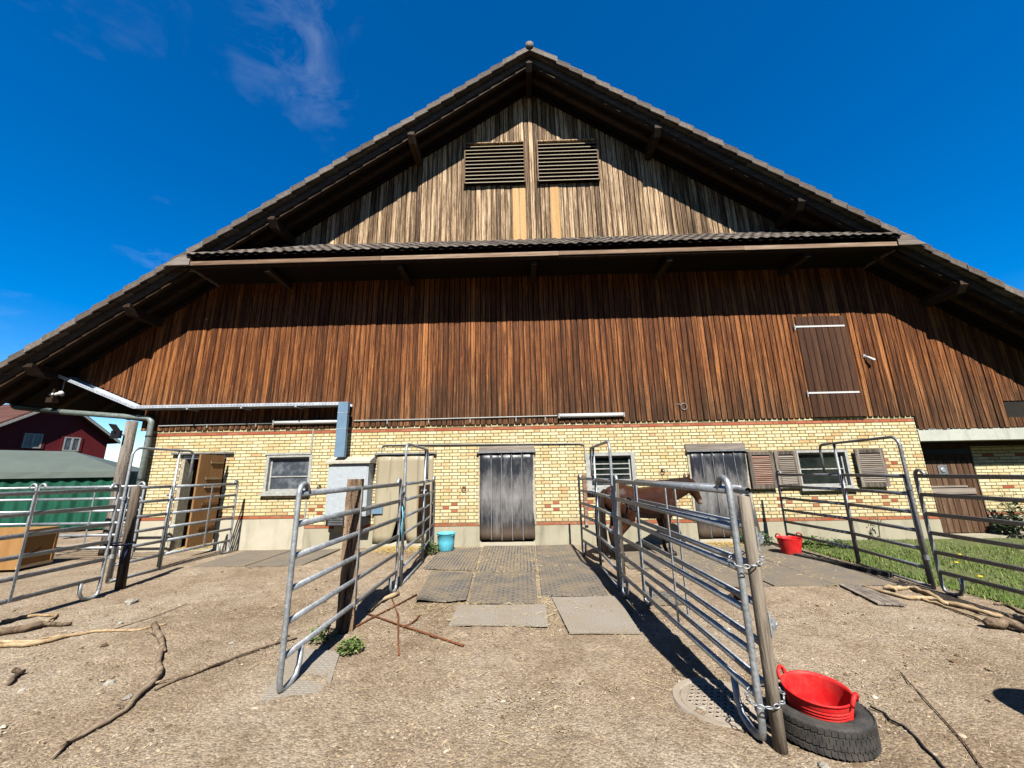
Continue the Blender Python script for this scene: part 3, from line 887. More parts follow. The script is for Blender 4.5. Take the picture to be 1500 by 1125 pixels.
# verge tiles: one by one, each with a cap and a side flap
def verge_mesh(sgn):
    Lx, dz = 0.372, 0.372 * SL
    lift = 0.035
    m_ = MB()
    def pt(x, z): return (sgn * x, -SL * x + z)
    prof = [pt(0, -0.15), pt(Lx, -0.105), pt(Lx, 0.06), pt(0.0, 0.0)]
    if sgn < 0: prof = prof[::-1]
    m_.prism(prof, -0.02, 0.02)
    top = [pt(0, -0.022), pt(Lx, 0.036), pt(Lx, 0.062), pt(0, 0.002)]
    if sgn < 0: top = top[::-1]
    m_.prism(top, -0.022, 0.26)
    me = m_.mesh('verge_tile'); me.materials.append(MT['tile'])
    return me
for sgn, xe in ((-1, EL), (1, ER)):
    vm = verge_mesh(sgn)
    k = 0
    x = 0.03
    while x < abs(xe - XA) - 0.1:
        xx = XA + sgn * x
        dzz = 0.0
        if sgn > 0 and k == 1:
            dzz = 0.03
        ob('verge_tile', vm, None, roof, (xx, VY + RN.uniform(-0.008, 0.008), T(xx) + dzz - 0.005), (0, sgn * RN.uniform(-0.006, 0.006), 0))
        x += 0.335
        k += 1
rid = MB().tube([(XA, VY - 0.05, TZ - 0.01), (XA, BD + 0.9, TZ - 0.01)], 0.10, 14)
rd = rid.build('ridge_tile', 'tile', roof, True)
MB().tube([(XA, VY - 0.062, TZ - 0.01), (XA, VY - 0.02, TZ - 0.01)], 0.108, 14).build('ridge_end_cap', 'tile', roof, True)
# bargeboards, second rafters, soffit boards, purlins
def along(sgn, xe, y0, y1, top, h, name, mat):
    xe2 = xe - sgn * 0.02
    poly = [(XA, TZ - top - h), (XA, TZ - top), (xe2, T(xe2) - top), (xe2, T(xe2) - top - h)]
    if sgn < 0: poly = poly[::-1]
    return MB().prism(poly, y0, y1).build(name, mat, barn)
for sgn, xe in ((-1, EL), (1, ER)):
    along(sgn, xe, VY + 0.17, VY + 0.205, 0.13, 0.17, 'bargeboard', 'verge')
    along(sgn, xe, VY + 0.207, VY + 0.30, 0.2605, 0.14, 'rafter', 'rafter')
    along(sgn, xe, -0.55, -0.42, 0.2610, 0.17, 'rafter', 'rafter')
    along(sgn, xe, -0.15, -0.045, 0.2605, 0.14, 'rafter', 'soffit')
PX = [(0.47, 0.17), (-2.69, 0.17), (-6.1, 0.17), (-9.3, 0.17), (-11.32, 0.22), (3.75, 0.17), (7.0, 0.17), (10.25, 0.19), (12.6, 0.19)]
for px, pw in PX:
    zt = T(px) - 0.30
    hh = 0.25
    zb = zt - hh
    m_ = MB()
    yo = VY + 0.13
    # square bar with a chamfered nose
    poly = [(yo, zt - 0.09), (yo + 0.13, zb), (0.6, zb), (0.6, zt), (yo, zt)]
    vs_ = [(px - pw / 2, y, z) for y, z in poly] + [(px + pw / 2, y, z) for y, z in poly]
    nn_ = len(poly)
    m_.add(vs_, [tuple(range(nn_ - 1, -1, -1)), tuple(range(nn_, 2 * nn_))] + [(i, (i + 1) % nn_, (i + 1) % nn_ + nn_, i + nn_) for i in range(nn_)])
    m_.build('purlin', 'beam', barn)
# eave rafters on the open left side, and eave gutter
for k in range(14):
    y = 0.62 + k * 0.95
    m_ = MB()
    poly = [(WL + 0.1, T(WL + 0.1) - 0.40), (WL + 0.1, T(WL + 0.1) - 0.262), (EL + 0.1, T(EL + 0.1) - 0.262), (EL + 0.1, T(EL + 0.1) - 0.40)]
    m_.prism(poly[::-1], y, y + 0.12)
    m_.build('rafter', 'rafter', barn)
gm = MB()
gp = [(-0.07 + 0.075 * math.cos(a), 0.075 * math.sin(a)) for a in [math.pi + math.pi * i / 8 for i in range(9)]]
gpo = [(EL + 0.0 + x, T(EL) - 0.18 + z) for x, z in gp] + [(EL + x * 0.9 - 0.007, T(EL) - 0.17 + z * 0.85) for x, z in gp[::-1]]
gm.prism(gpo, VY, BD + 0.8)
gm.build('gutter', 'pipegreen', barn)
# hanging post and strut at the outer left purlin
MB().box(-11.36, -11.2, -0.40, -0.26, 3.44, T(-11.3) - 0.551).build('hanging_post', 'beam', barn)

# ---- pent roof across the gable
PL, PR = -8.0, 9.02
FY = -1.07
pent = MB()
zw, zf = 7.74, 6.83
poly = [(0.0, zw - 0.10), (-1.16, zf - 0.085), (-1.16, zf - 0.05), (0.0, zw - 0.06)]
pent.add([(PL + 0.15, y, z) for y, z in poly] + [(PR - 0.15, y, z) for y, z in poly], [(0, 1, 2, 3), (7, 6, 5, 4), (0, 4, 5, 1), (1, 5, 6, 2), (2, 6, 7, 3), (3, 7, 4, 0)])
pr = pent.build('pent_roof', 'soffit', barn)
# single pantiles, four courses
rows, pitch = 4, 0.232
slope_len = 1.20
def pantile():
    m_ = MB(); nseg = 8
    Lr = 0.335
    for j, (yy, zz) in enumerate(((0, 0.0), (-Lr * 0.79, -Lr * 0.62 + 0.018))):
        for i in range(nseg + 1):
            xx = -pitch / 2 - 0.006 + (pitch + 0.012) * i / nseg
            hz_ = 0.017 * math.sin(2 * math.pi * i / nseg)
            m_.v.append((xx, yy, zz + hz_))
            m_.v.append((xx, yy, zz + hz_ - 0.022))
    for i in range(nseg):
        a = i * 2; b = (nseg + 1) * 2 + i * 2
        m_.f.append((a, b, b + 2, a + 2)); m_.f.append((a + 1, a + 3, b + 3, b + 1))
        m_.f.append((b, b + 1, b + 3, b + 2)); m_.f.append((a, a + 2, a + 3, a + 1))
    me = m_.mesh('pantile', True); me.materials.append(MT['tile'])
    return me
ptm = pantile()
for r_ in range(rows):
    y0 = -0.03 - r_ * 0.302
    z0 = zw + (y0) * (zw - zf) / 1.16 - 0.01
    for i in range(73):
        xx = PL + 0.16 + pitch * (i + 0.5) - (0 if r_ % 2 else 0.0)
        if xx > PR - 0.1: break
        ob('pantile', ptm, None, pr, (xx, y0, z0 + RN.uniform(-0.006, 0.006)), (0, RN.uniform(-.02, .02), 0))
for a, b in ((PL - 0.1, -3.2), (-3.195, 1.0), (1.005, 5.3), (5.305, PR + 0.1)):
    MB().box(a, b, FY - 0.03, FY, 6.55 + RN.uniform(-0.004, .004), 6.65).build('fascia_board', 'fascia', barn)
MB().box(PL + 0.1, PR - 0.1, FY + 0.002, FY + 0.10, 6.515, 6.62).build('pent_beam', 'beam', barn)
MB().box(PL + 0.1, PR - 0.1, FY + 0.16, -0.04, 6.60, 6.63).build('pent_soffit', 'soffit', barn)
for bx_ in (-5.98, -2.78, 0.42, 3.62, 6.82):
    MB().box(bx_ - 0.065, bx_ + 0.065, FY + 0.10, -0.042, 6.40, 6.5135).build('bracket_beam', 'beam', barn)
for xx, s_ in ((PR, 1), (PL, -1)):
    p_ = [(FY - 0.034, 6.54), (0.0, 6.54), (0.0, zw), (FY - 0.034, 6.80)]
    x0_, x1_ = (xx - 0.12, xx - 0.085)
    if s_ < 0: x0_, x1_ = (xx + 0.085, xx + 0.12)
    m_ = MB().add([(x0_, y, z) for y, z in p_] + [(x1_, y, z) for y, z in p_], [(3, 2, 1, 0), (4, 5, 6, 7), (0, 1, 5, 4), (1, 2, 6, 5), (2, 3, 7, 6), (3, 0, 4, 7)])
    m_.build('pent_end_board', 'greywoodx', barn)
    # pale tapered board closing the end towards the verge
    if s_ > 0:
        pz = [(PR - 0.22, 6.548), (PR + 0.42, 6.548), (PR + 0.02, 6.80), (PR - 0.22, 6.80)]
    else:
        pz = [(PL - 0.42, 6.548), (PL + 0.22, 6.548), (PL + 0.22, 6.80), (PL - 0.02, 6.80)]
    MB().prism(pz, FY - 0.062, FY - 0.032).build('end_board', 'greywoodx', barn)

# ---- hatch door high on the right
ht = MB().box(6.93, 8.15, -0.046, -0.040, CB + 0.01, 5.28).build('hatch', 'soffit', barn)
x = 6.93
while x < 8.12:
    w = min(0.152, 8.15 - x)
    board(x + 0.002, x + w - 0.002, CB + 0.01, 5.28, 'hatchw', ht, y=-0.0465, th=0.018)
    x += w
for zz in (5.01, 3.33):
    MB().box(6.86, 8.10, -0.075, -0.066, zz - 0.02, zz + 0.02).build('strap_hinge', 'whiteplastic', ht)
    MB().tube([(6.87, -0.085, zz - 0.09), (6.87, -0.085, zz + 0.05)], 0.018, 8).build('hinge_pin', 'galv', ht)

# ---- windows, shutters
def window(x0, x1, z0, z1, pane, split=None, sill=True, fw_=0.035, name='window', cross=None):
    w = MB()
    w.box(x0 - 0.03, x0 + fw_, -0.014, 0.06, z0 - 0.02, z1 + 0.02).box(x1 - fw_, x1 + 0.03, -0.014, 0.06, z0 - 0.02, z1 + 0.02)
    w.box(x0 + fw_, x1 - fw_, -0.014, 0.06, z1 - fw_, z1 + 0.02).box(x0 + fw_, x1 - fw_, -0.014, 0.06, z0 - 0.02, z0 + fw_ * 0.8)
    wo = w.build(name, 'winframe', barn)
    inn = MB()
    a, b, c, d = x0 + fw_ + 0.001, x1 - fw_ - 0.001, z0 + fw_ * 0.8 + 0.001, z1 - fw_ - 0.001
    inn.box(a, a + 0.04, 0.07, 0.11, c, d).box(b - 0.04, b, 0.07, 0.11, c, d).box(a + 0.04, b - 0.04, 0.07, 0.11, d - 0.04, d).box(a + 0.04, b - 0.04, 0.07, 0.11, c, c + 0.04)
    inn.build('sash', 'winframe', wo)
    MB().box(a + 0.04, b - 0.04, 0.088, 0.092, c + 0.04, d - 0.04).build('pane', pane, wo)
    for q in (cross or []):
        zz = c + (d - c) * q
        MB().box(a + 0.04, b - 0.04, 0.068, 0.084, zz - 0.012, zz + 0.012).build('glazing_bar', 'winframe', wo)
    if sill:
        MB().box(x0 - 0.06, x1 + 0.06, -0.09, 0.0, z0 - 0.075, z0 - 0.022).build('sill', 'winframe', wo)
    return wo
w1 = window(-6.03, -4.99, 1.25, 2.09, 'glassmat', cross=[0.42])
w2 = window(1.55, 2.64, 1.19, 2.01, 'glass', cross=[0.22, 0.40, 0.58, 0.74], fw_=0.06)
w3 = window(6.40, 7.54, 1.16, 1.97, 'glass', cross=[0.5])
MB().box(-6.10, -4.99, -0.03, 0.0, 2.115, 2.16).build('window_head', 'winframe', w1)
def shutter(x0, x1, z0, z1, slm, y=-0.055, ry=0.0, frm='greywood'):
    s_ = MB()
    s_.box(x0, x0 + 0.085, y - 0.035, y, z0, z1).box(x1 - 0.085, x1, y - 0.035, y, z0, z1)
    s_.box(x0 + 0.085, x1 - 0.085, y - 0.034, y - 0.001, z1 - 0.085, z1 - .001).box(x0 + 0.085, x1 - 0.085, y - 0.034, y - 0.001, z0 + .001, z0 + 0.10)
    so = s_.build('shutter', frm, barn)
    n_ = int((z1 - z0 - 0.20) / 0.042)
    Ls = x1 - x0 - 0.17
    prof = [(-0.026, -0.022), (-0.026, -0.010), (0.010, 0.022), (0.010, 0.010)]
    sm = MB().add([(0, yy, z) for yy, z in prof] + [(Ls, yy, z) for yy, z in prof], [(3, 2, 1, 0), (4, 5, 6, 7), (0, 1, 5, 4), (1, 2, 6, 5), (2, 3, 7, 6), (3, 0, 4, 7)])
    sme = sm.mesh('slat'); sme.materials.append(MT[slm])
    for k in range(n_):
        ob('slat', sme, None, so, (x0 + 0.085, y - 0.012, z0 + 0.122 + k * (z1 - z0 - 0.21) / n_))
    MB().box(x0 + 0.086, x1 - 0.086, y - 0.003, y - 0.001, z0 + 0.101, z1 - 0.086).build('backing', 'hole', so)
    return so
shutter(5.24, 5.81, 1.15, 1.985, 'slatred', y=-0.06)
shutter(5.86, 6.37, 1.15, 1.985, 'greywoodx', y=-0.03)
shutter(7.66, 8.30, 1.15, 1.99, 'greywoodx', y=-0.07)

# ---- strip curtain doors
def strips(name, x0, x1, ztop, zbot, matn, n_, y=-0.05, rail=True, bend=None):
    c = MB().box(x0 - 0.10, x1 + 0.10, y - 0.035, y + 0.02, ztop, ztop + 0.035)
    co = c.build(name, 'galvdark', barn)
    w = (x1 - x0) / n_
    for k in range(n_):
        m_ = MB()
        a = x0 + k * w - 0.03; b = x0 + (k + 1) * w + 0.03
        yy = y + (0.006 if k % 2 else 0.016)
        bow = RN.uniform(-0.012, 0.012)
        nz = 12
        sh = bend(k) if bend else 0.0
        zb = zbot + RN.uniform(-0.01, 0.02)
        for j in range(nz + 1):
            f = j / nz
            z = ztop + (zb - ztop) * f
            for i in range(5):
                g_ = i / 4
                off = 0.010 * math.cos(math.pi * (g_ - 0.5)) * (-1 if k % 2 == 0 else 1)
                m_.v.append((a + (b - a) * g_ + sh * f * f, yy + off + bow * math.sin(f * 3.0) - 0.05 * max(0, f - 0.9) * (1 if k in (0, n_ - 1) else 0), z))
        for j in range(nz):
            for i in range(4):
                p = j * 5 + i
                m_.f.append((p, p + 5, p + 6, p + 1))
        so = m_.build('strip', matn, co, True)
        md = so.modifiers.new('thickness', 'SOLIDIFY'); md.thickness = 0.003
        e = MB()
        ex = b - 0.03
        e.tube([(ex + sh * f * f * 0.999, yy - 0.011 + bow * math.sin(f * 3.0), ztop + (zb - ztop) * f) for f in [q / 8 for q in range(9)]], 0.006, 5)
        if k < n_ - 1 and matn == 'strip':
            e.build('strip_edge', 'stripedge', so)
    return co
strips('strip_curtain', -0.93, 0.26, 2.06, 0.13, 'strip', 5)
strips('strip_curtain', 3.96, 5.18, 2.00, 0.12, 'strip', 5, bend=lambda k: (0.0, 0.03, 0.05, 0.17, 0.10)[k])
strips('strip_curtain', -3.36, -2.08, 2.07, 0.08, 'beige', 4, bend=lambda k: (0.0, -0.30, 0.14, 0.05)[k])
for a, b, z0, z1 in ((-0.98, 0.33, 2.10, 2.22), (3.86, 5.24, 2.04, 2.19)):
    MB().box(a, b, -0.03, 0.0, z0, z1).build('door_head', 'greywoodx', barn)
for a, z1 in ((-0.985, 2.06), (0.265, 2.06), (3.88, 2.0), (5.17, 2.0)):
    MB().box(a, a + 0.06, -0.028, 0.0, 0.45, z1).build('door_jamb', 'oldframe', barn)
for a, b in ((-0.95, 0.28), (3.93, 5.18), (-3.38, -2.07)):
    MB().box(a, b, -0.06, 0.30, -0.05, 0.085).build('threshold', 'concretel', barn)
# ---- left stable door: rail, jamb, open plywood leaf, white head
MB().box(-8.35, -6.86, -0.07, -0.03, 2.165, 2.20).build('door_rail', 'galvdark', barn)
MB().box(-8.12, -7.05, 0.02, 0.08, 2.06, 2.139).build('door_head', 'whiteplastic', barn)
MB().box(-8.12, -8.04, 0.0, 0.28, 0.02, 2.05).build('door_jamb', 'oldframe', barn)
dl = MB()
ang = math.radians(32)
pdx, pdy = math.cos(ang), -math.sin(ang)
hx, hy = -7.62, -0.06
dl.slab((hx + 0.33 * pdx, hy - 0.42, 0.16), (hx + 0.33 * pdx, hy - 0.42, 2.11), 0.001, 0.001)
dl = MB()
a_ = Vector((-6.97, -0.84, 0)); b_ = Vector((-6.93, -0.20, 0))
nrm = Vector((-(b_ - a_).y, (b_ - a_).x, 0)).normalized() * 0.04
vs_ = []
for z in (0.20, 2.11):
    for p in (a_, b_, b_ + nrm, a_ + nrm):
        vs_.append((p.x, p.y, z))
dl.add(vs_, [(0, 3, 2, 1), (4, 5, 6, 7), (0, 1, 5, 4), (1, 2, 6, 5), (2, 3, 7, 6), (3, 0, 4, 7)])
leaf = dl.build('stable_door', 'plydoor', barn)
for z in (0.55, 1.05, 1.42, 1.60, 1.95):
    q0 = a_.lerp(b_, 0.42 if z > 1.9 else 0.30); q1 = a_.lerp(b_, 0.97)
    n2 = nrm.normalized() * -0.012
    MB().slab((q0.x + n2.x, q0.y + n2.y, z), (q1.x + n2.x, q1.y + n2.y, z), 0.018, 0.055).build('batten', 'peeled' if z > 1.3 else 'plydark', leaf)
# ---- right recess door
rdm = MB().box(9.30, 10.90, 0.46, 0.50, 1.72, 2.14).build('transom', 'hatchw', barn)
MB().box(9.42, 10.80, 0.44, 0.459, 1.86, 1.98).build('transom_board', 'blackplastic', barn)
rdoor = MB().box(9.45, 10.84, 0.47, 0.50, 0.06, 1.718).build('wooden_door', 'hatchw', barn)
x = 9.46
while x < 10.82:
    w = min(0.14, 10.835 - x)
    board(x + 0.003, x + w - 0.003, 0.07, 1.71, 'doorwood', rdoor, y=0.4695, th=0.02)
    x += w
MB().box(9.52, 10.72, 0.425, 0.448, 0.93, 1.06).build('door_rail', 'greywoodx', rdoor)
MB().box(9.60, 10.55, 0.418, 0.448, 1.085, 1.12).build('door_rail', 'greywoodx', rdoor)
MB().box(9.98, 10.20, 0.432, 0.4485, 1.36, 1.60).build('number_plate', 'galvdark', rdoor)
MB().lathe([(0.05, 0.0), (0.06, 0.012), (0.045, 0.02), (0.0, 0.02)], 16).build('bolt_ring', 'galv', rdoor)
br_ = [o for o in rdoor.children if o.name.startswith('bolt_ring')][0]
br_.location = (10.09, 0.431, 1.48); br_.rotation_euler = (math.pi / 2, 0, 0)
MB().tube([(10.86, 0.40, 0.86), (10.74, 0.40, 0.86)], 0.018, 8).build('handle', 'blackplastic', rdoor)
MB().box(9.30, 9.44, 0.47, 0.51, -0.02, 1.718).build('door_jamb', 'hatchw', barn)
MB().box(9.30, 11.1, 0.05, 0.46, -0.05, 0.05).build('door_step', 'concrete', barn)

# ------------------------------------------------------------------ fittings on the facade
def light(x0, x1, z, label):
    t = thing('strip_light', label, 'light', (x0, -0.045, z), 0, 'long fluorescent lights on the boards')
    L_ = x1 - x0
    MB().box(0, L_, -0.05, 0.0, 0.035, 0.065).build('housing', 'whiteplastic', t)
    cov = MB().tube([(0.03, -0.03, 0.015), (L_ - 0.03, -0.03, 0.015)], 0.048, 12)
    cov.build('diffuser', 'whiteplastic', t, True)
    for q in (0, L_ - 0.03):
        MB().box(q, q + 0.03, -0.085, 0.0, -0.04, 0.07).build('end_cap', 'conduit', t)
light(-5.95, -4.33, 2.86, 'long white strip light under the metal tray at the left of the facade')
light(0.92, 2.49, 2.885, 'long white strip light above the barred window, right of the middle door')
cd = thing('conduit', 'thin pale cable conduit running along the bottom edge of the boards', 'conduit', (-8.8, -0.055, 2.86))
MB().tube([(0, 0, 0.0), (2.8, 0, 0.01)], 0.016, 8).build('pipe', 'conduit', cd)
MB().tube([(4.8, 0, 0.03), (6.5, 0, 0.03), (9.7, 0, 0.05)], 0.016, 8).build('pipe', 'conduit', cd)
for q in (1.2, 2.4, 5.6, 6.6, 7.6, 8.7, 9.4):
    MB().box(q, q + 0.02, -0.018, 0.012, -0.07, 0.03).build('clip', 'conduit', cd)
cd2 = thing('conduit', 'pale metal pipe across the bricks above the middle strip curtain', 'conduit', (-3.3, -0.025, 2.0))
MB().tube([(0, 0, -0.6), (0, 0, 0.25), (0.03, 0, 0.29), (0.08, 0, 0.30), (4.70, 0, 0.245), (4.78, 0, 0.235), (4.81, 0, 0.19), (4.81, 0, -0.15)], 0.013, 8).build('pipe', 'conduit', cd2)
# cable tray and duct
tr = thing('cable_tray', 'perforated galvanised cable tray along the boards, bending up at the left corner', 'cable tray', (-9.19, -0.06, 3.26))
def tray_seg(p, q, nm):
    m_ = MB()
    p, q = Vector(p), Vector(q)
    m_.slab(p + Vector((0, -0.33, 0)), q + Vector((0, -0.33, 0)), 0.006, 0.07)
    m_.slab(p + Vector((0, 0.0, 0.0)), q + Vector((0, 0.0, 0.0)), 0.006, 0.07)
    m_.slab(p + Vector((0, -0.165, -0.032)), q + Vector((0, -0.165, -0.032)), 0.322, 0.005)
    o = m_.build(nm, 'tray', tr)
    L_ = (q - p).length; nh = int(L_ / 0.075)
    hm = MB()
    for i in range(nh):
        c_ = p.lerp(q, (i + 0.5) / nh) + Vector((0, -0.3345, -0.005))
        d_ = (q - p).normalized() * 0.018
        hm.slab(c_ - d_, c_ + d_, 0.002, 0.014)
    hh_ = hm.build('slot_row', 'galvdark', o)
    tag(hh_, kind='stuff')
tray_seg((0, 0, 0.02), (5.12, 0, 0.0), 'tray')
tray_seg((-2.29, 0, 0.94), (-0.01, 0, 0.025), 'tray')
MB().box(4.94, 5.17, -0.345, -0.24, -1.24, 0.03).build('duct', 'ductblue', tr)
for q in (-0.22, -0.60):
    MB().box(4.935, 5.175, -0.35, -0.235, q - 0.004, q + 0.004).build('duct_seam', 'tray', tr)
for q in (1.3, 2.6, 3.9):
    MB().box(q, q + 0.04, -0.34, 0.01, -0.065, -0.036).build('bracket', 'tray', tr)
# electrical cabinet
cb = thing('electrical_cabinet', 'pale grey metal cabinet with sloped hood on the bricks under the blue duct', 'cabinet', (-4.38, -0.012, 0.72))
MB().box(0, 0.92, -0.33, 0.0, 0.0, 1.14).build('body', 'cabinet', cb)
MB().box(0.03, 0.89, -0.338, -0.331, 0.03, 1.11).build('door', 'cabinet', cb)
m_ = MB(); p_ = [(-0.40, 1.15), (-0.01, 1.15), (-0.01, 1.31), (-0.12, 1.31), (-0.40, 1.20)]
n5 = 5
m_.add([(-0.05, y, z) for y, z in p_] + [(0.97, y, z) for y, z in p_], [tuple(range(4, -1, -1)), tuple(range(5, 10))] + [(i, (i + 1) % 5, (i + 1) % 5 + 5, i + 5) for i in range(5)])
m_.build('hood', 'cabhood', cb)
MB().box(0.03, 0.92, -0.31, 0.0, -0.20, -0.002).build('base_box', 'blackplastic', cb)
for k in range(5):
    MB().box(0.08, 0.42, -0.318, -0.311, -0.18 + k * 0.034, -0.165 + k * 0.034).build('vent_slat', 'galvdark', cb)
MB().box(0.95, 1.20, -0.07, 0.0, 0.02, 0.17).build('socket_box', 'ductblue', cb)
MB().box(0.10, 0.45, -0.04, 0.0, -0.36, -0.22).build('wall_grille', 'concretel', cb)
# downpipe
dp = thing('downpipe', 'dark green drain pipe from the left eave gutter down the brick corner', 'downpipe', (-8.88, -0.17, 0))
MB().tube([(0, 0, 0.02), (0, 0, 2.86)] + arc((-0.14, 0, 2.90), 0.14, 0, math.pi / 2 - 0.13, 6, (1, 0, 0), (0, 0, 1)) + [(-2.3, 0, 3.24)], 0.062, 12).build('pipe', 'pipegrey', dp, True)
MB().tube([(-2.28, 0, 3.24), (-3.42, 0, 3.375)] + arc((-3.42, 0, 3.52), 0.145, math.pi * 1.5, math.pi, 6, (1, 0, 0), (0, 0, 1)) + [(-3.565, 0, 3.60)], 0.066, 12).build('upper_pipe', 'pipegreen', dp, True)
for z in (0.5, 1.6, 2.6):
    MB().tube([(0, 0, z - 0.015), (0, 0, z + 0.015)], 0.072, 12).build('clamp', 'pipegreen', dp)
# barn corner post (stands in front of the corner)
cp = thing('corner_post', 'thick weathered round timber post at the left brick corner beside the drain pipe', 'post', (-9.22, -0.30, 0))
MB().tube([(0.0, 0, -0.05), (0.01, 0, 0.8), (-0.01, 0, 1.7), (0.0, 0, 2.95)], [0.12, 0.115, 0.11, 0.105], 14).build('trunk', 'greywood', cp, True)
fl = thing('floodlight', 'small black solar floodlight on the timber corner post', 'floodlight', (-9.28, -0.44, 2.62))
MB().box(-0.15, 0.07, -0.10, -0.05, -0.09, 0.09).build('lamp', 'blackplastic', fl)
MB().slab((-0.20, -0.06, 0.24), (-0.03, -0.06, 0.06), 0.16, 0.02).build('solar_panel', 'blackplastic', fl)
MB().tube([(0.0, 0.1, 0.0), (-0.04, -0.06, 0.0)], 0.015, 8).build('arm', 'blackplastic', fl)
def camera_dome(loc, label, left):
    t = thing('security_camera', label, 'camera', loc, 0, 'security cameras on the barn')
    if left:
        MB().tube([(0.14, 0.2, 0.44), (0.10, 0.05, 0.42), (0.05, 0, 0.36), (0.05, 0, 0.05)], 0.012, 6).build('cable', 'conduit', t)
    MB().tube([(-0.13, -0.05, -0.035), (-0.05, -0.05, -0.02), (0.0, 0.0, 0.0)], [0.055, 0.06, 0.03], 12).build('lens_head', 'whiteplastic', t, True)
    MB().tube([(0.0, 0.05, 0.0), (0.06, -0.03, 0.02)], 0.05, 12).build('base', 'whiteplastic', t, True)
camera_dome((-11.18, -0.30, 3.66), 'small white security camera hanging below the left eave purlin', True)
sc2 = thing('security_camera', 'small white camera on the boards beside the hatch door', 'camera', (8.46, -0.045, 4.15), 0, 'security cameras on the barn')
sc2.scale = (0.7, 0.7, 0.7)
MB().tube([(-0.06, -0.02, 0.10), (-0.05, -0.09, 0.06), (0.03, -0.13, 0.0)], 0.02, 8).build('arm', 'whiteplastic', sc2)
MB().tube([(-0.03, -0.10, 0.03), (0.12, -0.16, -0.10)], [0.045, 0.05], 12).build('body', 'whiteplastic', sc2)
MB().box(-0.10, -0.02, -0.03, 0.0, 0.04, 0.16).build('base', 'galv', sc2)
for lx, lz, lb in ((-1.33, 1.30, 'iron tether ring on the bricks left of the middle strip curtain'), (3.28, 1.62, 'iron tether ring on the bricks above the horse'), (-4.72, 1.40, 'iron tether ring on the bricks left of the cabinet')):
    t = thing('tether_ring', lb, 'ring', (lx, -0.005, lz), 0, 'iron tether rings')
    MB().tube([(0.045 * math.cos(a), -0.03, -0.045 + 0.045 * math.sin(a)) for a in [2 * math.pi * i / 12 for i in range(13)]], 0.008, 6).build('ring', 'blackplastic', t)
    MB().tube([(0, 0.0, 0.0), (0, -0.035, 0.0)], 0.014, 6).build('bolt', 'blackplastic', t)
hk = thing('wall_hook', 'looped grey wire hanging on the boards above the horse', 'hook', (3.85, -0.05, 3.05))
MB().tube([(-0.12, 0, 0.08), (-0.02, -0.01, 0.08), (0.02, -0.01, 0.02)] + [(0.08 + 0.07 * math.cos(a), -0.012, 0.02 + 0.08 * math.sin(a)) for a in [math.pi + 2 * math.pi * i / 12 for i in range(12)]], 0.007, 6).build('wire', 'conduit', hk)

# ------------------------------------------------------------------ galvanised fence panels
RZ = [0.26, 0.50, 0.735, 0.975, 1.22, 1.46]
def hoop_post(dirx, foot=True, hoop=True, h=1.46):
    """end post of a panel in local x,z; dirx = +1: panel lies on the +x side"""
    s = dirx
    pts = []
    if foot:
        pts += [(0.26 * s, 0, 0.25), (0.25 * s, 0, 0.12), (0.21 * s, 0, 0.055), (0.13 * s, 0, 0.024), (0.06 * s, 0, 0.024), (0.015 * s, 0, 0.045), (0, 0, 0.10)]
    else:
        pts += [(0, 0, 0.02)]
    pts += [(0, 0, 0.4), (0, 0, 0.8), (0, 0, h + 0.0)]
    if hoop:
        pts += [Vector((0.065 * s, 0, h + 0.005)) + Vector((-0.065 * s * math.cos(a), 0, 0.075 * math.sin(a))) for a in [math.pi * i / 8 for i in range(1, 8)]]
        pts += [(0.13 * s, 0, h)]
    return MB().tube(pts, 0.0215, 10)
def rail(L_, r=0.026, flat=0.62):
    return MB().tube([(0, 0, 0), (L_, 0, 0)], r, 10, True, flat)
def make_panel(label, p0, p1, stays=(0.5,), hoops=(True, True), feet=(True, True), group='galvanised yard fence panels', mat='galv', rails=RZ, h=1.46):
    p0, p1 = Vector((*p0, 0)), Vector((*p1, 0))
    L_ = (p1 - p0).length
    t = thing('fence_panel', label, 'fence panel', p0, math.atan2(p1.y - p0.y, p1.x - p0.x), group)
    hoop_post(1, feet[0], hoops[0], h).build('end_post', mat, t, True)
    e = hoop_post(-1, feet[1], hoops[1], h).build('end_post', mat, t, True)
    e.location = (L_, 0, 0)
    rm = rail(L_ - 0.03).mesh('rail', True); rm.materials.append(MT[mat])
    for z in rails:
        ob('rail', rm, None, t, (0.015, 0, z))
    for s_ in stays:
        MB().box(s_ * L_ - 0.014, s_ * L_ + 0.014, -0.026, -0.017, rails[0] - 0.02, rails[-1] + 0.01).build('stay', mat, t)
    return t
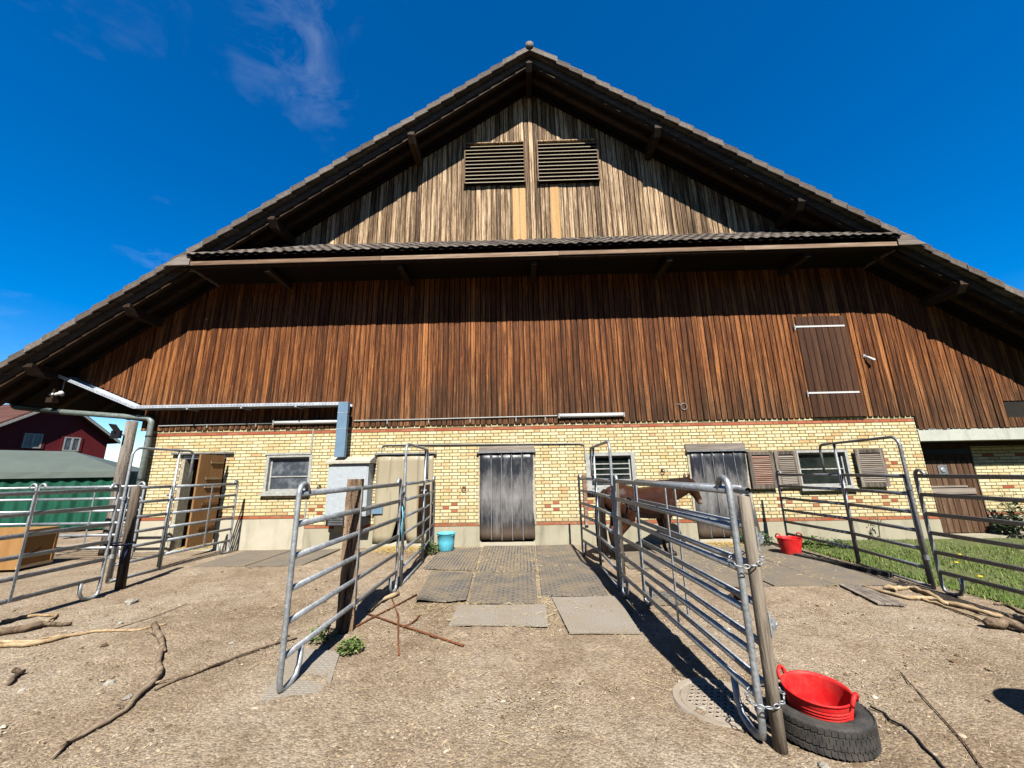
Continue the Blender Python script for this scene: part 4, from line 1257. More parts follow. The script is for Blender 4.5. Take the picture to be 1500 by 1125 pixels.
def make_gate(label, p_end, p_far, p_near, arch_h, over, mat='galv', stay=None, group='fence panels with arched gates', end_hoop=True):
    """fixed panel from the wall to the far upright, gate leaf to the near upright, arch above"""
    pe, pf_, pn = Vector((*p_end, 0)), Vector((*p_far, 0)), Vector((*p_near, 0))
    t = thing('gate_panel', label, 'gate panel', pf_, math.atan2(pe.y - pf_.y, pe.x - pf_.x), group)
    inv = Matrix.Rotation(-t.rotation_euler.z, 4, 'Z') @ Matrix.Translation(-pf_)
    le = (pe - pf_).length
    n_ = inv @ pn
    # fixed part
    e = hoop_post(-1, True, end_hoop).build('end_post', mat, t, True); e.location = (le, 0, 0)
    rm = rail(le - 0.03).mesh('rail', True); rm.materials.append(MT[mat])
    for z in RZ:
        ob('rail', rm, None, t, (0.015, 0, z))
    if stay:
        MB().box(le * stay - 0.013, le * stay + 0.013, -0.026, -0.017, 0.25, 1.46).build('stay', mat, t)
    MB().tube([(0, 0, 0.015), (0, 0, arch_h - 0.02)], 0.0215, 10).build('upright', mat, t, True)
    u_ = (Vector((0, 0, 0)) - n_).normalized()
    sd = u_ * 0.055
    # arch: near upright, bend, top bar, bend, short drop
    top = arch_h
    ov = u_ * over
    path = [n_ + Vector((0, 0, 0.015)), n_ + Vector((0, 0, 1.0)), n_ + Vector((0, 0, top - 0.13))]
    path += [n_ + u_ * (0.13 - 0.13 * math.cos(a)) + Vector((0, 0, top - 0.13 + 0.13 * math.sin(a))) for a in [math.pi / 2 * i / 6 for i in range(1, 7)]]
    q = ov
    path += [q - u_ * (0.10 - 0.10 * math.cos(a)) + Vector((0, 0, top - 0.10 + 0.10 * math.sin(a))) for a in [math.pi / 2 * (1 - i / 6) for i in range(0, 7)]]
    path += [q + Vector((0, 0, 1.50))]
    MB().tube(path, 0.0215, 10).build('arch', mat, t, True)
    # gate leaf
    a = n_ + u_ * 0.05; b = -u_ * 0.045
    Lg = (b - a).length
    lf = MB().tube([a + Vector((0, 0, 0.06)), a + Vector((0, 0, 1.48))], 0.0185, 10).build('gate_stile', mat, t, True)
    MB().tube([b + Vector((0, 0, 0.06)), b + Vector((0, 0, 1.48))], 0.0185, 10).build('gate_stile', mat, t, True)
    az = math.atan2(u_.y, u_.x)
    rm2 = rail(Lg).mesh('gate_rail', True); rm2.materials.append(MT[mat])
    for z in RZ:
        ob('gate_rail', rm2, None, t, (a.x, a.y, z), (0, 0, az))
    for z in (0.4, 1.3):
        MB().tube([n_ + Vector((0, 0, z - 0.03)), n_ + Vector((0, 0, z + 0.03))], 0.030, 8).build('hinge', mat, t)
    MB().tube([n_ + Vector((0, 0, 0.03)), Vector((0, 0, 0.03))], 0.019, 8).build('sill_bar', mat, t, True)
    MB().tube([b + Vector((0, -0.05, 1.30)), b + Vector((0, 0.07, 1.30))], 0.014, 6).build('latch', mat, t)
    return t
make_panel('fence panel with hooped end posts, nearest the camera left of the central lane', (-1.84, -5.95), (-1.80, -3.32), (0.46,))
make_gate('gate panel with tall arch between the cabinet and the blue bucket', (-2.0, -0.16), (-1.86, -1.60), (-1.80, -3.12), 2.08, 0.22, stay=0.55)
make_panel('fence panel chained to the wooden post beside the tyre', (1.40, -6.50), (1.31, -3.60), (0.40, 0.70))
make_panel('second fence panel folded back behind the chained one', (1.53, -6.42), (1.50, -3.95), (0.5,), hoops=(False, False), feet=(False, True))
make_gate('gate panel with tall arch in front of the horse and the barred window', (1.20, -0.95), (1.32, -2.13), (1.31, -3.47), 2.03, 0.30)
make_panel('long fence panel running out of the picture at the left edge', (-5.93, -6.45), (-5.95, -3.45), (0.40, 0.66))
make_gate('gate panel with tall arch in front of the open plywood door', (-6.42, -0.36), (-6.55, -1.86), (-6.60, -2.72), 2.13, 0.30, stay=0.55)
make_panel('fence panel running out of the picture at the right edge by the grass', (5.22, -6.7), (5.36, -3.72), (0.33,), mat='galvdark')  # darker steel puts the panel's shaded side into the colour
make_gate('dark gate panel with tall arch beside the grass at the right', (5.53, -0.55), (5.58, -2.18), (5.40, -3.56), 2.01, 0.42, mat='galvdark')  # shaded side of this gate is painted in by the darker steel
make_panel('bright fence panel behind the plywood crate, right of the pair', (-10.15, -1.05), (-7.9, -1.05), (0.55,), group='bright panels behind the crate')
make_panel('bright fence panel behind the plywood crate, cut by the left edge', (-12.9, -1.12), (-10.22, -1.05), (0.65,), group='bright panels behind the crate')

# posts
ps = thing('sleeper_post', 'old squared timber post with rough knotty face inside the left panel', 'post', (-1.90, -4.70, 0), math.radians(14))
m_ = MB()
prof = []
for k in range(15):
    z = -0.1 + 1.66 * k / 14
    j = 0.006
    prof.append([(x * 0.082 + RN.uniform(-j, j), y * 0.065 + RN.uniform(-j, j), z) for x, y in ((-1, -1), (-0.3, -1.08), (0.4, -0.98), (1, -1), (1.05, 0.1), (1, 1), (0, 1.05), (-1, 1))])
vs_, fs_ = [], []
for k, pr_ in enumerate(prof):
    vs_ += pr_
    if k:
        for i in range(8):
            a = (k - 1) * 8 + i; b = (k - 1) * 8 + (i + 1) % 8
            fs_.append((a, b, b + 8, a + 8))
fs_.append(tuple(range(len(vs_) - 8, len(vs_))))
m_.add(vs_, fs_)
m_.build('timber', 'sleeper', ps)
MB().lathe([(0.0, 0.006), (0.02, 0.008), (0.034, 0.003), (0.036, 0.0)], 12).build('knot', 'rust', ps)
kn = [o for o in ps.children if o.name.startswith('knot')][0]
kn.location = (-0.02, -0.066, 1.46); kn.rotation_euler = (math.pi / 2, 0, 0)
def round_post(label, x, y, h, r, lean=(0, 0), mat='postwood'):
    t = thing('round_post', label, 'post', (x, y, 0))
    MB().tube([(0, 0, -0.08), (lean[0] * .3, lean[1] * .3, h * .3), (lean[0] * .7, lean[1] * .7, h * .7), (lean[0], lean[1], h - 0.01), (lean[0], lean[1], h)], [r, r * 0.99, r * 1.01, r * 0.98, r * 0.85], 14).build('timber', mat, t, True)
    return t
rp = round_post('round weathered fence post chained to the panel beside the tyre', 1.472, -6.53, 1.43, 0.037)
for zz in (1.16, 0.66):
    MB().box(0.036, 0.048, -0.018, 0.018, zz - 0.07, zz + 0.07).build('hinge_plate', 'galv', rp)
    MB().tube([(0.047, 0, zz), (0.085, 0, zz)], 0.012, 8).build('hinge_bolt', 'galv', rp)
    MB().tube([(0.066, 0, zz - 0.03), (0.066, 0, zz + 0.03)], 0.016, 8).build('hinge_eye', 'galv', rp)
MB().tube([(0.012, -0.045, 1.456), (0.012, 0.10, 1.456)], 0.022, 12, False).build('hinge_tube', 'galv', rp, True)
MB().tube([(0.012, -0.03, 1.456), (0.012, 0.09, 1.456)], 0.018, 12).build('tube_bore', 'hole', rp)
round_post('short round fence post with blue rope at the left paddock', -6.05, -3.04, 1.50, 0.062, (-0.06, 0))
round_post('thin round post at the gate in front of the horse', 1.46, -3.05, 1.42, 0.045)
round_post('pale thin post where the left lane fence meets the brick wall', -2.02, -0.10, 1.48, 0.04)
# chains
def chain(label, c, n_, rad, ax):
    t = thing('chain', label, 'chain', c, 0, 'chains holding the panel to the post')
    lm = MB().tube([(0.020 * math.cos(a), 0.0115 * math.sin(a), 0) for a in [2 * math.pi * i / 10 for i in range(11)]], 0.0038, 6, False).mesh('link', True)
    lm.materials.append(MT['galv'])
    for k in range(n_):
        a = 2 * math.pi * k / n_
        x_, y_ = rad[0] * math.cos(a), rad[1] * math.sin(a)
        o = ob('link', lm, None, t, (x_, y_, 0.03 * math.sin(a + 0.6)))
        dx_, dy_ = -rad[0] * math.sin(a), rad[1] * math.cos(a)
        o.rotation_euler = (math.pi / 2 if k % 2 else 0, 0, math.atan2(dy_, dx_))
chain('upper steel chain round the panel end and wooden post', (1.435, -6.515, 1.03), 13, (0.098, 0.066), 0)
chain('lower steel chain round the panel end and wooden post', (1.435, -6.515, 0.27), 14, (0.102, 0.068), 0)
# plywood kick board on the left lane gate
kb = thing('kick_board', 'brown wooden board tied inside the left lane fence next to the brick wall', 'board', (-1.99, -1.52, 0))
for k in range(4):
    MB().slab((0.0, 0, 0.50 + k * 0.252), (-0.09, 1.28, 0.50 + k * 0.252), 0.02, 0.246).build('plank', 'plydark', kb)
wb = thing('wall_board', 'narrow red-brown upright board on the bricks left of the barred window', 'board', (1.46, -0.03, 0.42))
MB().box(-0.04, 0.04, -0.035, 0.01, 0, 1.12).build('plank', 'slatred', wb)
# ropes
rp1 = thing('rope', 'black rope knotted round the rail in front of the horse', 'rope', (1.38, -4.10, 1.16))
MB().tube([(0.035 * math.cos(a) - 0.01, 0.05 * math.sin(a * 0.9), 0.05 * math.sin(a) + 0.004 * a) for a in [0.6 * i for i in range(26)]], 0.011, 7).build('knot', 'blackrope', rp1, True)
MB().tube([(-0.03, 0.02, 0.02), (-0.05, 0.05, -0.08), (-0.045, 0.06, -0.18)], 0.012, 7).build('rope_end', 'blackrope', rp1, True)
MB().tube([(-0.02, -0.03, 0.0), (0.0, -0.14, -0.05), (0.03, -0.22, -0.04), (0.02, -0.26, -0.12)], 0.010, 7).build('rope_end', 'blackrope', rp1, True)
rp2 = thing('rope', 'dark blue rope tying the panel to the short post at the left', 'rope', (-6.02, -3.22, 0.66))
MB().tube([(0.07, -0.26, 0.03), (0.05, -0.1, 0.0), (0.06, 0.1, -0.02), (0.0, 0.25, -0.01), (-0.10, 0.2, 0.0), (-0.08, 0.0, 0.02), (0.02, -0.24, 0.04)], 0.013, 7).build('loop', 'bluerope', rp2, True)
MB().tube([(0.04, 0.1, 0.0), (0.05, 0.08, -0.14), (0.02, 0.06, -0.28)], [0.012, 0.016, 0.022], 7).build('rope_end', 'bluerope', rp2, True)
rp3 = thing('rope', 'pale twine and clip tied where the left lane panel meets its gate', 'rope', (-1.78, -3.24, 1.44))
MB().tube([(0, 0, 0), (-0.03, -0.03, -0.1), (0.01, -0.02, -0.2), (-0.03, -0.05, -0.28)], [0.02, 0.014, 0.01, 0.018], 7).build('strap', 'greywood', rp3, True)
MB().tube([(0.0, -0.02, -0.3), (0.02, -0.03, -0.45), (0.0, -0.03, -0.6), (0.02, -0.03, -0.75)], 0.008, 6).build('twine', 'cyan', rp3, True)

# ------------------------------------------------------------------ tubs, tyre, bucket, barrel
ty = thing('tyre', 'worn black car tyre lying flat with a red tub in it', 'tyre', (1.825, -6.37, 0))
prof = [(0.195, 0.03), (0.215, 0.012), (0.25, 0.006), (0.285, 0.012), (0.305, 0.03), (0.313, 0.06), (0.315, 0.105), (0.313, 0.15), (0.305, 0.18), (0.285, 0.20), (0.25, 0.206), (0.222, 0.20), (0.198, 0.178), (0.203, 0.16), (0.235, 0.15), (0.245, 0.105), (0.235, 0.06), (0.205, 0.045)]
SCT = 0.272 / 0.315
prof = [(a * SCT, b * 0.8) for a, b in prof]
MB().lathe(prof, 56, closed=True).build('carcass', 'tyre', ty, True)
tb = MB()
for row in range(4):
    z = 0.036 + row * 0.032
    for k in range(54):
        a = 2 * math.pi * (k + 0.5 * (row % 2)) / 54
        da = 2 * math.pi / 54 * 0.455
        sk = 0.016 if row % 2 else -0.016
        r0, r1 = 0.310 * SCT, 0.3195 * SCT
        vs_ = []
        for rr in (r0, r1):
            for aa, zz in ((a - da, z - 0.0132), (a + da, z - 0.0132 + sk * .45), (a + da, z + 0.0132 + sk * .45), (a - da, z + 0.0132)):
                vs_.append((rr * math.cos(aa), rr * math.sin(aa), zz))
        tb.add(vs_, [(4, 5, 6, 7), (0, 1, 5, 4), (1, 2, 6, 5), (2, 3, 7, 6), (3, 0, 4, 7)])
tag(tb.build('tread', 'tyre', ty), kind='stuff')
for rr, zz in ((0.262 * SCT, 0.165), (0.285 * SCT, 0.161)):
    MB().lathe([(rr - 0.003, zz - 0.002), (rr, zz + 0.0025), (rr + 0.003, zz - 0.002)], 56).build('sidewall_ring', 'tyre', ty, True)
def tub(label, loc, rb, rt_, h, tilt, ridges, rz=0.0, s=1.0):
    t = thing('rubber_tub', label, 'tub', loc, rz, 'red flexible rubber tubs')
    t.rotation_euler = (tilt[0], tilt[1], rz)
    pr_ = []
    nseg = 44
    for k in range(nseg + 1):
        f = k / nseg
        r_ = rb + (rt_ - rb) * f
        if ridges and 0.05 < f < 0.82:
            r_ += 0.0034 * math.sin(f * 24 * math.pi)
        pr_.append((r_, h * f))
    pr_ += [(rt_ + 0.007, h + 0.003), (rt_ + 0.004, h + 0.011), (rt_ - 0.006, h + 0.008)]
    inner = [(rt_ - 0.008 - (rt_ - rb) * (1 - f), h * f) for f in (0.95, 0.6, 0.3, 0.06)] + [(rb * 0.6, 0.012), (0.0, 0.012)]
    MB().lathe([(0.0, 0.0), (rb * 0.7, 0.0)] + pr_ + inner, 44).build('body', 'red', t, True)
    for sgn in (-1, 1):
        hp = []
        for i in range(11):
            a = math.pi * i / 10
            hp.append((sgn * (rt_ + 0.004 + 0.012 * math.sin(a)), 0.075 * math.cos(a) * s, h + 0.0 + 0.085 * math.sin(a) * s))
        MB().tube(hp, 0.013, 8, True, 0.8).build('handle', 'red', t, True)
    return t
tub('red rubber tub standing in the car tyre', (1.815, -6.40, 0.055), 0.142, 0.178, 0.200, (math.radians(4), math.radians(2)), True, math.radians(-52), 0.62)
tub('small red rubber tub on the mats by the right gate', (5.06, -1.33, 0.03), 0.15, 0.205, 0.27, (0, 0), False, math.radians(8))
bk = thing('bucket', 'light blue plastic bucket standing at the brick wall', 'bucket', (-1.62, -0.55, 0.03))
MB().lathe([(0.0, 0.0), (0.155, 0.0), (0.165, 0.01), (0.175, 0.17), (0.188, 0.33), (0.197, 0.335), (0.197, 0.35), (0.186, 0.35), (0.172, 0.17), (0.158, 0.02), (0, 0.018)], 32).build('body', 'cyan', bk, True)
MB().tube([(0.195 * math.cos(a), -0.195 * math.sin(a) * 0.88, 0.345 - 0.055 * math.sin(a)) for a in [math.pi * i / 14 for i in range(15)]], 0.006, 6).build('handle', 'cyan', bk, True)
brl = thing('shadow_barrel', 'blue plastic barrel added unseen outside the right edge to cast its shadow', 'shadow_barrel', (3.62, -6.98, 0))  # unseen drum added to throw the round shadow by the right edge
MB().lathe([(0, 0), (0.26, 0), (0.28, 0.03), (0.30, 0.25), (0.285, 0.28), (0.30, 0.31), (0.30, 0.6), (0.285, 0.63), (0.30, 0.66), (0.28, 0.88), (0.25, 0.92), (0, 0.92)], 32).build('body', 'tarblue', brl, True)
MB().lathe([(0.252, 0.921), (0.262, 0.93), (0.25, 0.945), (0.0, 0.945)], 32).build('lid', 'blackplastic', brl, True)

# manhole cover
mh = thing('manhole_cover', 'round studded concrete manhole cover in the gravel beside the chained panel', 'manhole cover', (1.36, -6.03, 0.0))
MB().lathe([(0.0, 0.004), (0.245, 0.004), (0.25, 0.0), (0.255, -0.004), (0.262, 0.008), (0.30, 0.010), (0.312, -0.01)], 48).build('cover', 'castiron', mh)
stm = MB().lathe([(0.011, 0.0045), (0.016, 0.009), (0.0225, 0.0085), (0.024, 0.0035)], 10).mesh('stud', True); stm.materials.append(MT['castiron'])
shm = MB().lathe([(0.0, 0.0055), (0.011, 0.0055)], 10).mesh('hole'); shm.materials.append(MT['hole'])
for i in range(-4, 5):
    for j in range(-4, 5):
        x_, y_ = i * 0.05 + (0.025 if j % 2 else 0), j * 0.046
        if math.hypot(x_, y_) < 0.215:
            o = ob('stud', stm, None, mh, (x_, y_, 0))
            ob('hole', shm, None, o, (0, 0, 0))

# ------------------------------------------------------------------ rubber mats
def rmat(label, quad, z, mat, th=0.018, curl=None, group='rubber mats on the lane'):
    cx_ = sum(p[0] for p in quad) / 4; cy_ = sum(p[1] for p in quad) / 4
    t_n = 14
    m_ = MB()
    def P_(u, v):
        a, b, c, d = quad
        return ((1 - u) * (1 - v) * a[0] + u * (1 - v) * b[0] + u * v * c[0] + (1 - u) * v * d[0] - cx_, (1 - u) * (1 - v) * a[1] + u * (1 - v) * b[1] + u * v * c[1] + (1 - u) * v * d[1] - cy_)
    ph_ = RN.uniform(0, 6)
    for lay in (1, 0):
        for j in range(t_n + 1):
            for i in range(t_n + 1):
                u, v = i / t_n, j / t_n
                x_, y_ = P_(u, v)
                zz = th * lay + 0.004 * math.sin(5 * u + ph_) * math.cos(4 * v + ph_)
                if curl:
                    zz += curl * max(0, 0.28 - v) ** 2 * 8 * (0.6 + 0.4 * math.cos(6 * u))
                m_.v.append((x_, y_, zz))
    N1 = (t_n + 1) ** 2
    for j in range(t_n):
        for i in range(t_n):
            p = j * (t_n + 1) + i
            m_.f.append((p, p + 1, p + t_n + 2, p + t_n + 1))
    for i in range(t_n):
        for (p, q) in ((i, i + 1), ):
            m_.f.append((p, p + N1, q + N1, q))
        p = t_n * (t_n + 1) + i; m_.f.append((p, p + 1, p + 1 + N1, p + N1))
        p = i * (t_n + 1); q = p + t_n + 1; m_.f.append((p, q, q + N1, p + N1))
        p = i * (t_n + 1) + t_n; q = p + t_n + 1; m_.f.append((p, p + N1, q + N1, q))
    o = m_.build('rubber_mat', mat, None, False)
    o.location = (cx_, cy_, z)
    return tag(o, label, 'mat', group)
rmat('slotted rubber mat in front of the blue bucket', [(-1.71, -2.09), (-0.80, -2.28), (-0.90, -0.30), (-1.76, -0.40)], 0.010, 'maty')
rmat('straw-covered rubber mat right before the middle strip curtain', [(-0.76, -2.36), (0.22, -2.36), (0.27, -0.10), (-0.86, -0.10)], 0.008, 'maty')
rmat('rubber mat at the wall beside the arched gate of the horse', [(0.26, -1.99), (1.13, -1.98), (1.12, -0.10), (0.30, -0.10)], 0.010, 'matx')
rmat('dark rubber mat with curled front edge left of the lane', [(-1.38, -3.85), (-0.73, -3.87), (-0.81, -2.46), (-1.52, -2.33)], 0.012, 'matx', 0.022, 0.05)
rmat('slotted rubber mat in the middle of the lane', [(-0.69, -3.93), (0.17, -3.96), (0.20, -2.42), (-0.77, -2.42)], 0.012, 'matx')
rmat('rubber mat along the right side of the lane under the gate shadow', [(0.24, -3.68), (1.10, -3.68), (1.19, -2.05), (0.27, -2.05)], 0.010, 'matx')
rmat('pale worn rubber mat at the front left of the lane', [(-0.81, -4.62), (0.25, -4.67), (0.27, -4.03), (-0.81, -3.99)], 0.008, 'matpale')
rmat('pale smooth rubber mat at the front right of the lane', [(0.45, -4.88), (1.16, -4.88), (1.19, -3.75), (0.36, -3.75)], 0.010, 'matpale')
rmat('grey rubber mat under the near end of the left lane panel', [(-1.93, -6.02), (-1.50, -5.88), (-1.70, -5.25), (-2.22, -5.10)], 0.004, 'matpale', 0.014)
k = 0
for yy in (-3.35, -2.25, -1.15):
    for xx in (1.75, 2.60, 3.45, 4.30):
        if yy == -3.35 and xx in (1.75,):
            continue
        lb = 'dusty paddock mat, %s row from the wall, %s' % ({-1.15: 'first', -2.25: 'second', -3.35: 'third'}[yy], {1.75: 'next to the horse gate', 2.60: 'second from the horse gate', 3.45: 'third from the horse gate', 4.30: 'next to the right gate'}[xx])
        j = lambda: RN.uniform(-0.015, 0.015)
        rmat(lb, [(xx + j(), yy + j()), (xx + 0.83 + j(), yy + j()), (xx + 0.83 + j(), yy + 1.07 + j()), (xx + j(), yy + 1.07 + j())], 0.006 + 0.002 * k % 0.004, 'matpad', group='stable mats in the horse paddock')
        k += 1
rmat('dark slatted rubber mat half under the folded panel', [(1.62, -4.05), (2.05, -4.02), (2.0, -3.55), (1.60, -3.55)], 0.006, 'matx', group='stable mats in the horse paddock')
for a, lb in ((-6.1, 'dusty mat by the wall before the left window'), (-5.05, 'dusty mat by the wall before the cabinet')):
    rmat(lb, [(a, -1.75), (a + 1.0, -1.70), (a + 1.02, -0.2), (a, -0.25)], 0.006, 'matpad', group='stable mats in the left paddock')
pk = thing('plank_sheet', 'grey corrugated plank lying on the gravel before the right gate', 'plank', (4.38, -3.76, 0.01), math.radians(-104))
for k in range(4):
    MB().slab((-0.42, -0.11 + k * 0.072, 0.012), (0.42, -0.11 + k * 0.072 + 0.02, 0.014), 0.066, 0.016).build('slat', 'greywoodx', pk)

rs = thing('dark_strip', 'long black strip lying under the dark gate at the right', 'rubber strip', (5.02, -1.50, 0.0))  # raised black bar along the foot of the gate
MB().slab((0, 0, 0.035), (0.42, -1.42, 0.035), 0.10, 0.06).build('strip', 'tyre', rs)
# ------------------------------------------------------------------ branches, bars, stones
def branch(label, pts, r0, r1, mat, group=None, name='branch', twigs=(), jag=0.012):
    c = pts[0]
    t = thing(name, label, 'branch' if name == 'branch' else 'bar', (c[0], c[1], 0), 0, group)
    pp = []
    for i in range(len(pts) - 1):
        for s_ in range(3):
            f = s_ / 3
            pp.append((pts[i][0] * (1 - f) + pts[i + 1][0] * f - c[0] + RN.uniform(-jag, jag), pts[i][1] * (1 - f) + pts[i + 1][1] * f - c[1] + RN.uniform(-jag, jag)))
    pp.append((pts[-1][0] - c[0], pts[-1][1] - c[1]))
    n_ = len(pp)
    rs = [(r0 + (r1 - r0) * i / (n_ - 1)) * RN.uniform(0.66, 1.08) for i in range(n_)]
    MB().tube([(x_, y_, 0.004 + rs[i] * RN.uniform(0.9, 1.3)) for i, (x_, y_) in enumerate(pp)], rs, 9).build('stem', mat, t, True)
    for (i0, dx_, dy_, dz_, r_) in twigs:
        b0 = pp[i0]
        MB().tube([(b0[0], b0[1], 0.02), (b0[0] + dx_ * .5, b0[1] + dy_ * .5 + .01, 0.02 + dz_ * .6), (b0[0] + dx_, b0[1] + dy_, 0.015 + dz_)], [r_, r_ * .8, r_ * .4], 7).build('twig', mat, t, True)
    return t
branch('thick crooked branch lying in the left foreground', [(-2.83, -6.49), (-2.85, -6.42), (-2.82, -6.29), (-2.82, -6.15), (-2.89, -5.96), (-2.95, -5.78), (-3.03, -5.63), (-3.23, -5.43), (-3.44, -5.17), (-3.76, -4.86), (-4.06, -4.6)], 0.016, 0.030, 'bark', twigs=((1, 0.05, -0.12, 0.0, 0.014), (24, 0.07, -0.05, 0.02, 0.02), (9, -0.10, 0.03, 0.03, 0.010), (15, 0.12, 0.06, 0.02, 0.009), (28, -0.10, -0.02, 0.03, 0.012)))
branch('long thin dark branch running from the crooked one to the left lane panel', [(-2.87, -5.85), (-2.81, -5.69), (-2.73, -5.57), (-2.66, -5.39), (-2.57, -5.22), (-2.43, -5.02), (-2.30, -4.9)], 0.012, 0.010, 'bark')
branch('long pale peeled branch at the left edge', [(-5.18, -5.05), (-4.88, -5.01), (-4.75, -4.79), (-4.61, -4.69), (-4.2, -4.68), (-4.09, -4.58), (-4.01, -4.5)], 0.022, 0.012, 'peeled', twigs=((6, -0.25, -0.06, 0.0, 0.014),))
branch('short pale stick beside the long peeled branch at the left edge', [(-5.35, -4.97), (-4.91, -4.92)], 0.018, 0.012, 'peeled')
branch('thick tapering branch at the left edge', [(-5.75, -4.85), (-5.43, -4.67), (-5.38, -4.51), (-5.14, -4.47)], 0.055, 0.016, 'bark')
branch('pale bent branch under the left panel', [(-6.04, -4.41), (-6.01, -4.26), (-5.89, -4.17), (-5.62, -4.21), (-5.52, -4.38)], 0.018, 0.018, 'peeled')
branch('thin dark twig in the left paddock', [(-4.5, -4.69), (-4.4, -4.25), (-4.39, -3.78)], 0.006, 0.004, 'bark')
branch('small knobbly root piece at the left edge', [(-4.15, -5.76), (-4.25, -5.64), (-4.28, -5.58), (-4.38, -5.55)], 0.016, 0.022, 'bark')
branch('longest pale branch of the pile by the right panel', [(4.56, -3.46), (4.64, -3.71), (4.69, -3.96), (4.94, -3.98), (4.91, -4.15), (5.06, -4.23), (5.04, -4.49), (5.16, -4.68), (5.1, -5.1)], 0.024, 0.028, 'peeled', 'branches piled by the right panel')
branch('forked pale branch on top of the pile by the right panel', [(4.78, -3.52), (4.86, -3.60), (5.12, -3.52), (5.06, -3.81), (4.94, -4.12), (4.99, -4.3), (5.03, -4.55), (5.2, -4.62)], 0.034, 0.024, 'peeled', 'branches piled by the right panel', twigs=((3, -0.08, -0.12, 0.03, 0.022),))
branch('thin dark branch low in the pile by the right panel', [(4.81, -3.96), (4.85, -4.12), (4.82, -4.33), (4.82, -4.49), (4.77, -4.72)], 0.018, 0.016, 'peeled', 'branches piled by the right panel')
branch('thick branch stub at the right edge', [(4.62, -4.80), (4.80, -4.84), (4.86, -5.0), (4.95, -5.3)], 0.045, 0.05, 'bark', 'branches piled by the right panel')
branch('dark twig in the grass at the right edge', [(5.46, -4.17), (5.59, -4.18), (5.41, -4.44), (5.4, -4.7)], 0.014, 0.012, 'bark')
branch('long rusty bar leaning towards the left lane panel', [(-1.87, -4.78), (-1.45, -3.53)], 0.011, 0.011, 'rust', 'rusty bars by the left lane panel', 'rusty_bar', jag=0.0)
branch('long rusty bar lying across towards the lane', [(-1.83, -4.25), (-0.58, -5.13)], 0.013, 0.010, 'rust', 'rusty bars by the left lane panel', 'rusty_bar', jag=0.002)
branch('rusty bar pointing at the camera, crossing the other bars', [(-1.74, -3.67), (-1.46, -4.3), (-1.14, -5.31)], 0.011, 0.011, 'rust', 'rusty bars by the left lane panel', 'rusty_bar', jag=0.002)
branch('short rusty hook on the crossing bars', [(-1.3, -4.68), (-1.23, -4.52), (-1.2, -4.27)], 0.010, 0.009, 'rust', 'rusty bars by the left lane panel', 'rusty_bar')
branch('pale stub of wood under the far end of the left lane panel', [(-1.86, -4.17), (-1.84, -3.8), (-1.70, -3.52)], 0.022, 0.030, 'peeled')
def cord(label, pts, r, mat, name):
    c = pts[0]
    t = thing(name, label, name, (c[0], c[1], 0))
    MB().tube([(x_ - c[0] + RN.uniform(-.006, .006), y_ - c[1], 0.012) for x_, y_ in pts], r, 6).build('strand', mat, t, True)
cord('thin brown string lying on the gravel at the right', [(2.96, -5.68), (2.88, -5.83), (2.81, -5.98), (2.74, -6.14), (2.66, -6.29), (2.56, -6.5), (2.45, -6.67), (2.36, -6.9)], 0.004, 'string', 'string')
cord('thin black cable lying on the gravel right of the tyre', [(2.34, -6.13), (2.36, -6.20), (2.34, -6.27), (2.36, -6.34), (2.32, -6.46), (2.29, -6.53), (2.27, -6.61), (2.24, -6.67), (2.2, -6.9)], 0.007, 'blackrope', 'cable')
def rock(x_, y_, s_, label, seed):
    r_ = random.Random(seed)
    m_ = MB()
    vs_ = []
    for i in range(4):
        ph_ = math.pi * (i + 0.5) / 4 - math.pi / 2
        for k in range(7):
            a = 2 * math.pi * k / 7
            q = s_ * r_.uniform(0.75, 1.15)
            vs_.append((q * 1.3 * math.cos(ph_) * math.cos(a), q * math.cos(ph_) * math.sin(a), q * 0.55 * math.sin(ph_)))
    fs_ = [tuple(range(6, -1, -1)), tuple(range(21, 28))]
    for i in range(3):
        for k in range(7):
            fs_.append((i * 7 + k, i * 7 + (k + 1) % 7, (i + 1) * 7 + (k + 1) % 7, (i + 1) * 7 + k))
    m_.add(vs_, fs_)
    o = m_.build('stone', 'stone', None)
    o.location = (x_, y_, s_ * 0.25); o.rotation_euler = (0, 0, r_.uniform(0, 6))
    tag(o, label, 'stone', 'loose stones in the yard')
for i, (x_, y_, s_, lb) in enumerate(((-5.2, -3.72, 0.07, 'largest flat stone by the foot of the left panel'), (-3.35, -5.73, 0.035, 'pale stone left of the crooked branch'), (-2.98, -5.95, 0.035, 'pale stone close beside the crooked branch'), (-3.95, -5.82, 0.022, 'small pale stone at the far left of the crooked branch'),
                                 (-4.62, -4.42, 0.03, 'pale stone behind the long peeled branch'), (-2.9, -5.0, 0.025, 'small stone in the left paddock behind the crooked branch'), (1.20, -6.12, 0.024, 'round stone on the manhole cover'), (1.33, -6.24, 0.026, 'second round stone at the front of the manhole cover'),
                                 (1.62, -6.66, 0.03, 'white stone at the foot of the chained post'), (1.56, -6.72, 0.024, 'smaller white stone at the foot of the chained post'), (-1.95, -5.68, 0.025, 'white stone on the mat under the left lane panel'))):
    rock(x_, y_, s_, lb, 40 + i)
mn = thing('manure', 'heap of dark horse manure behind the chained post', 'manure', (2.69, -3.86, 0.01))
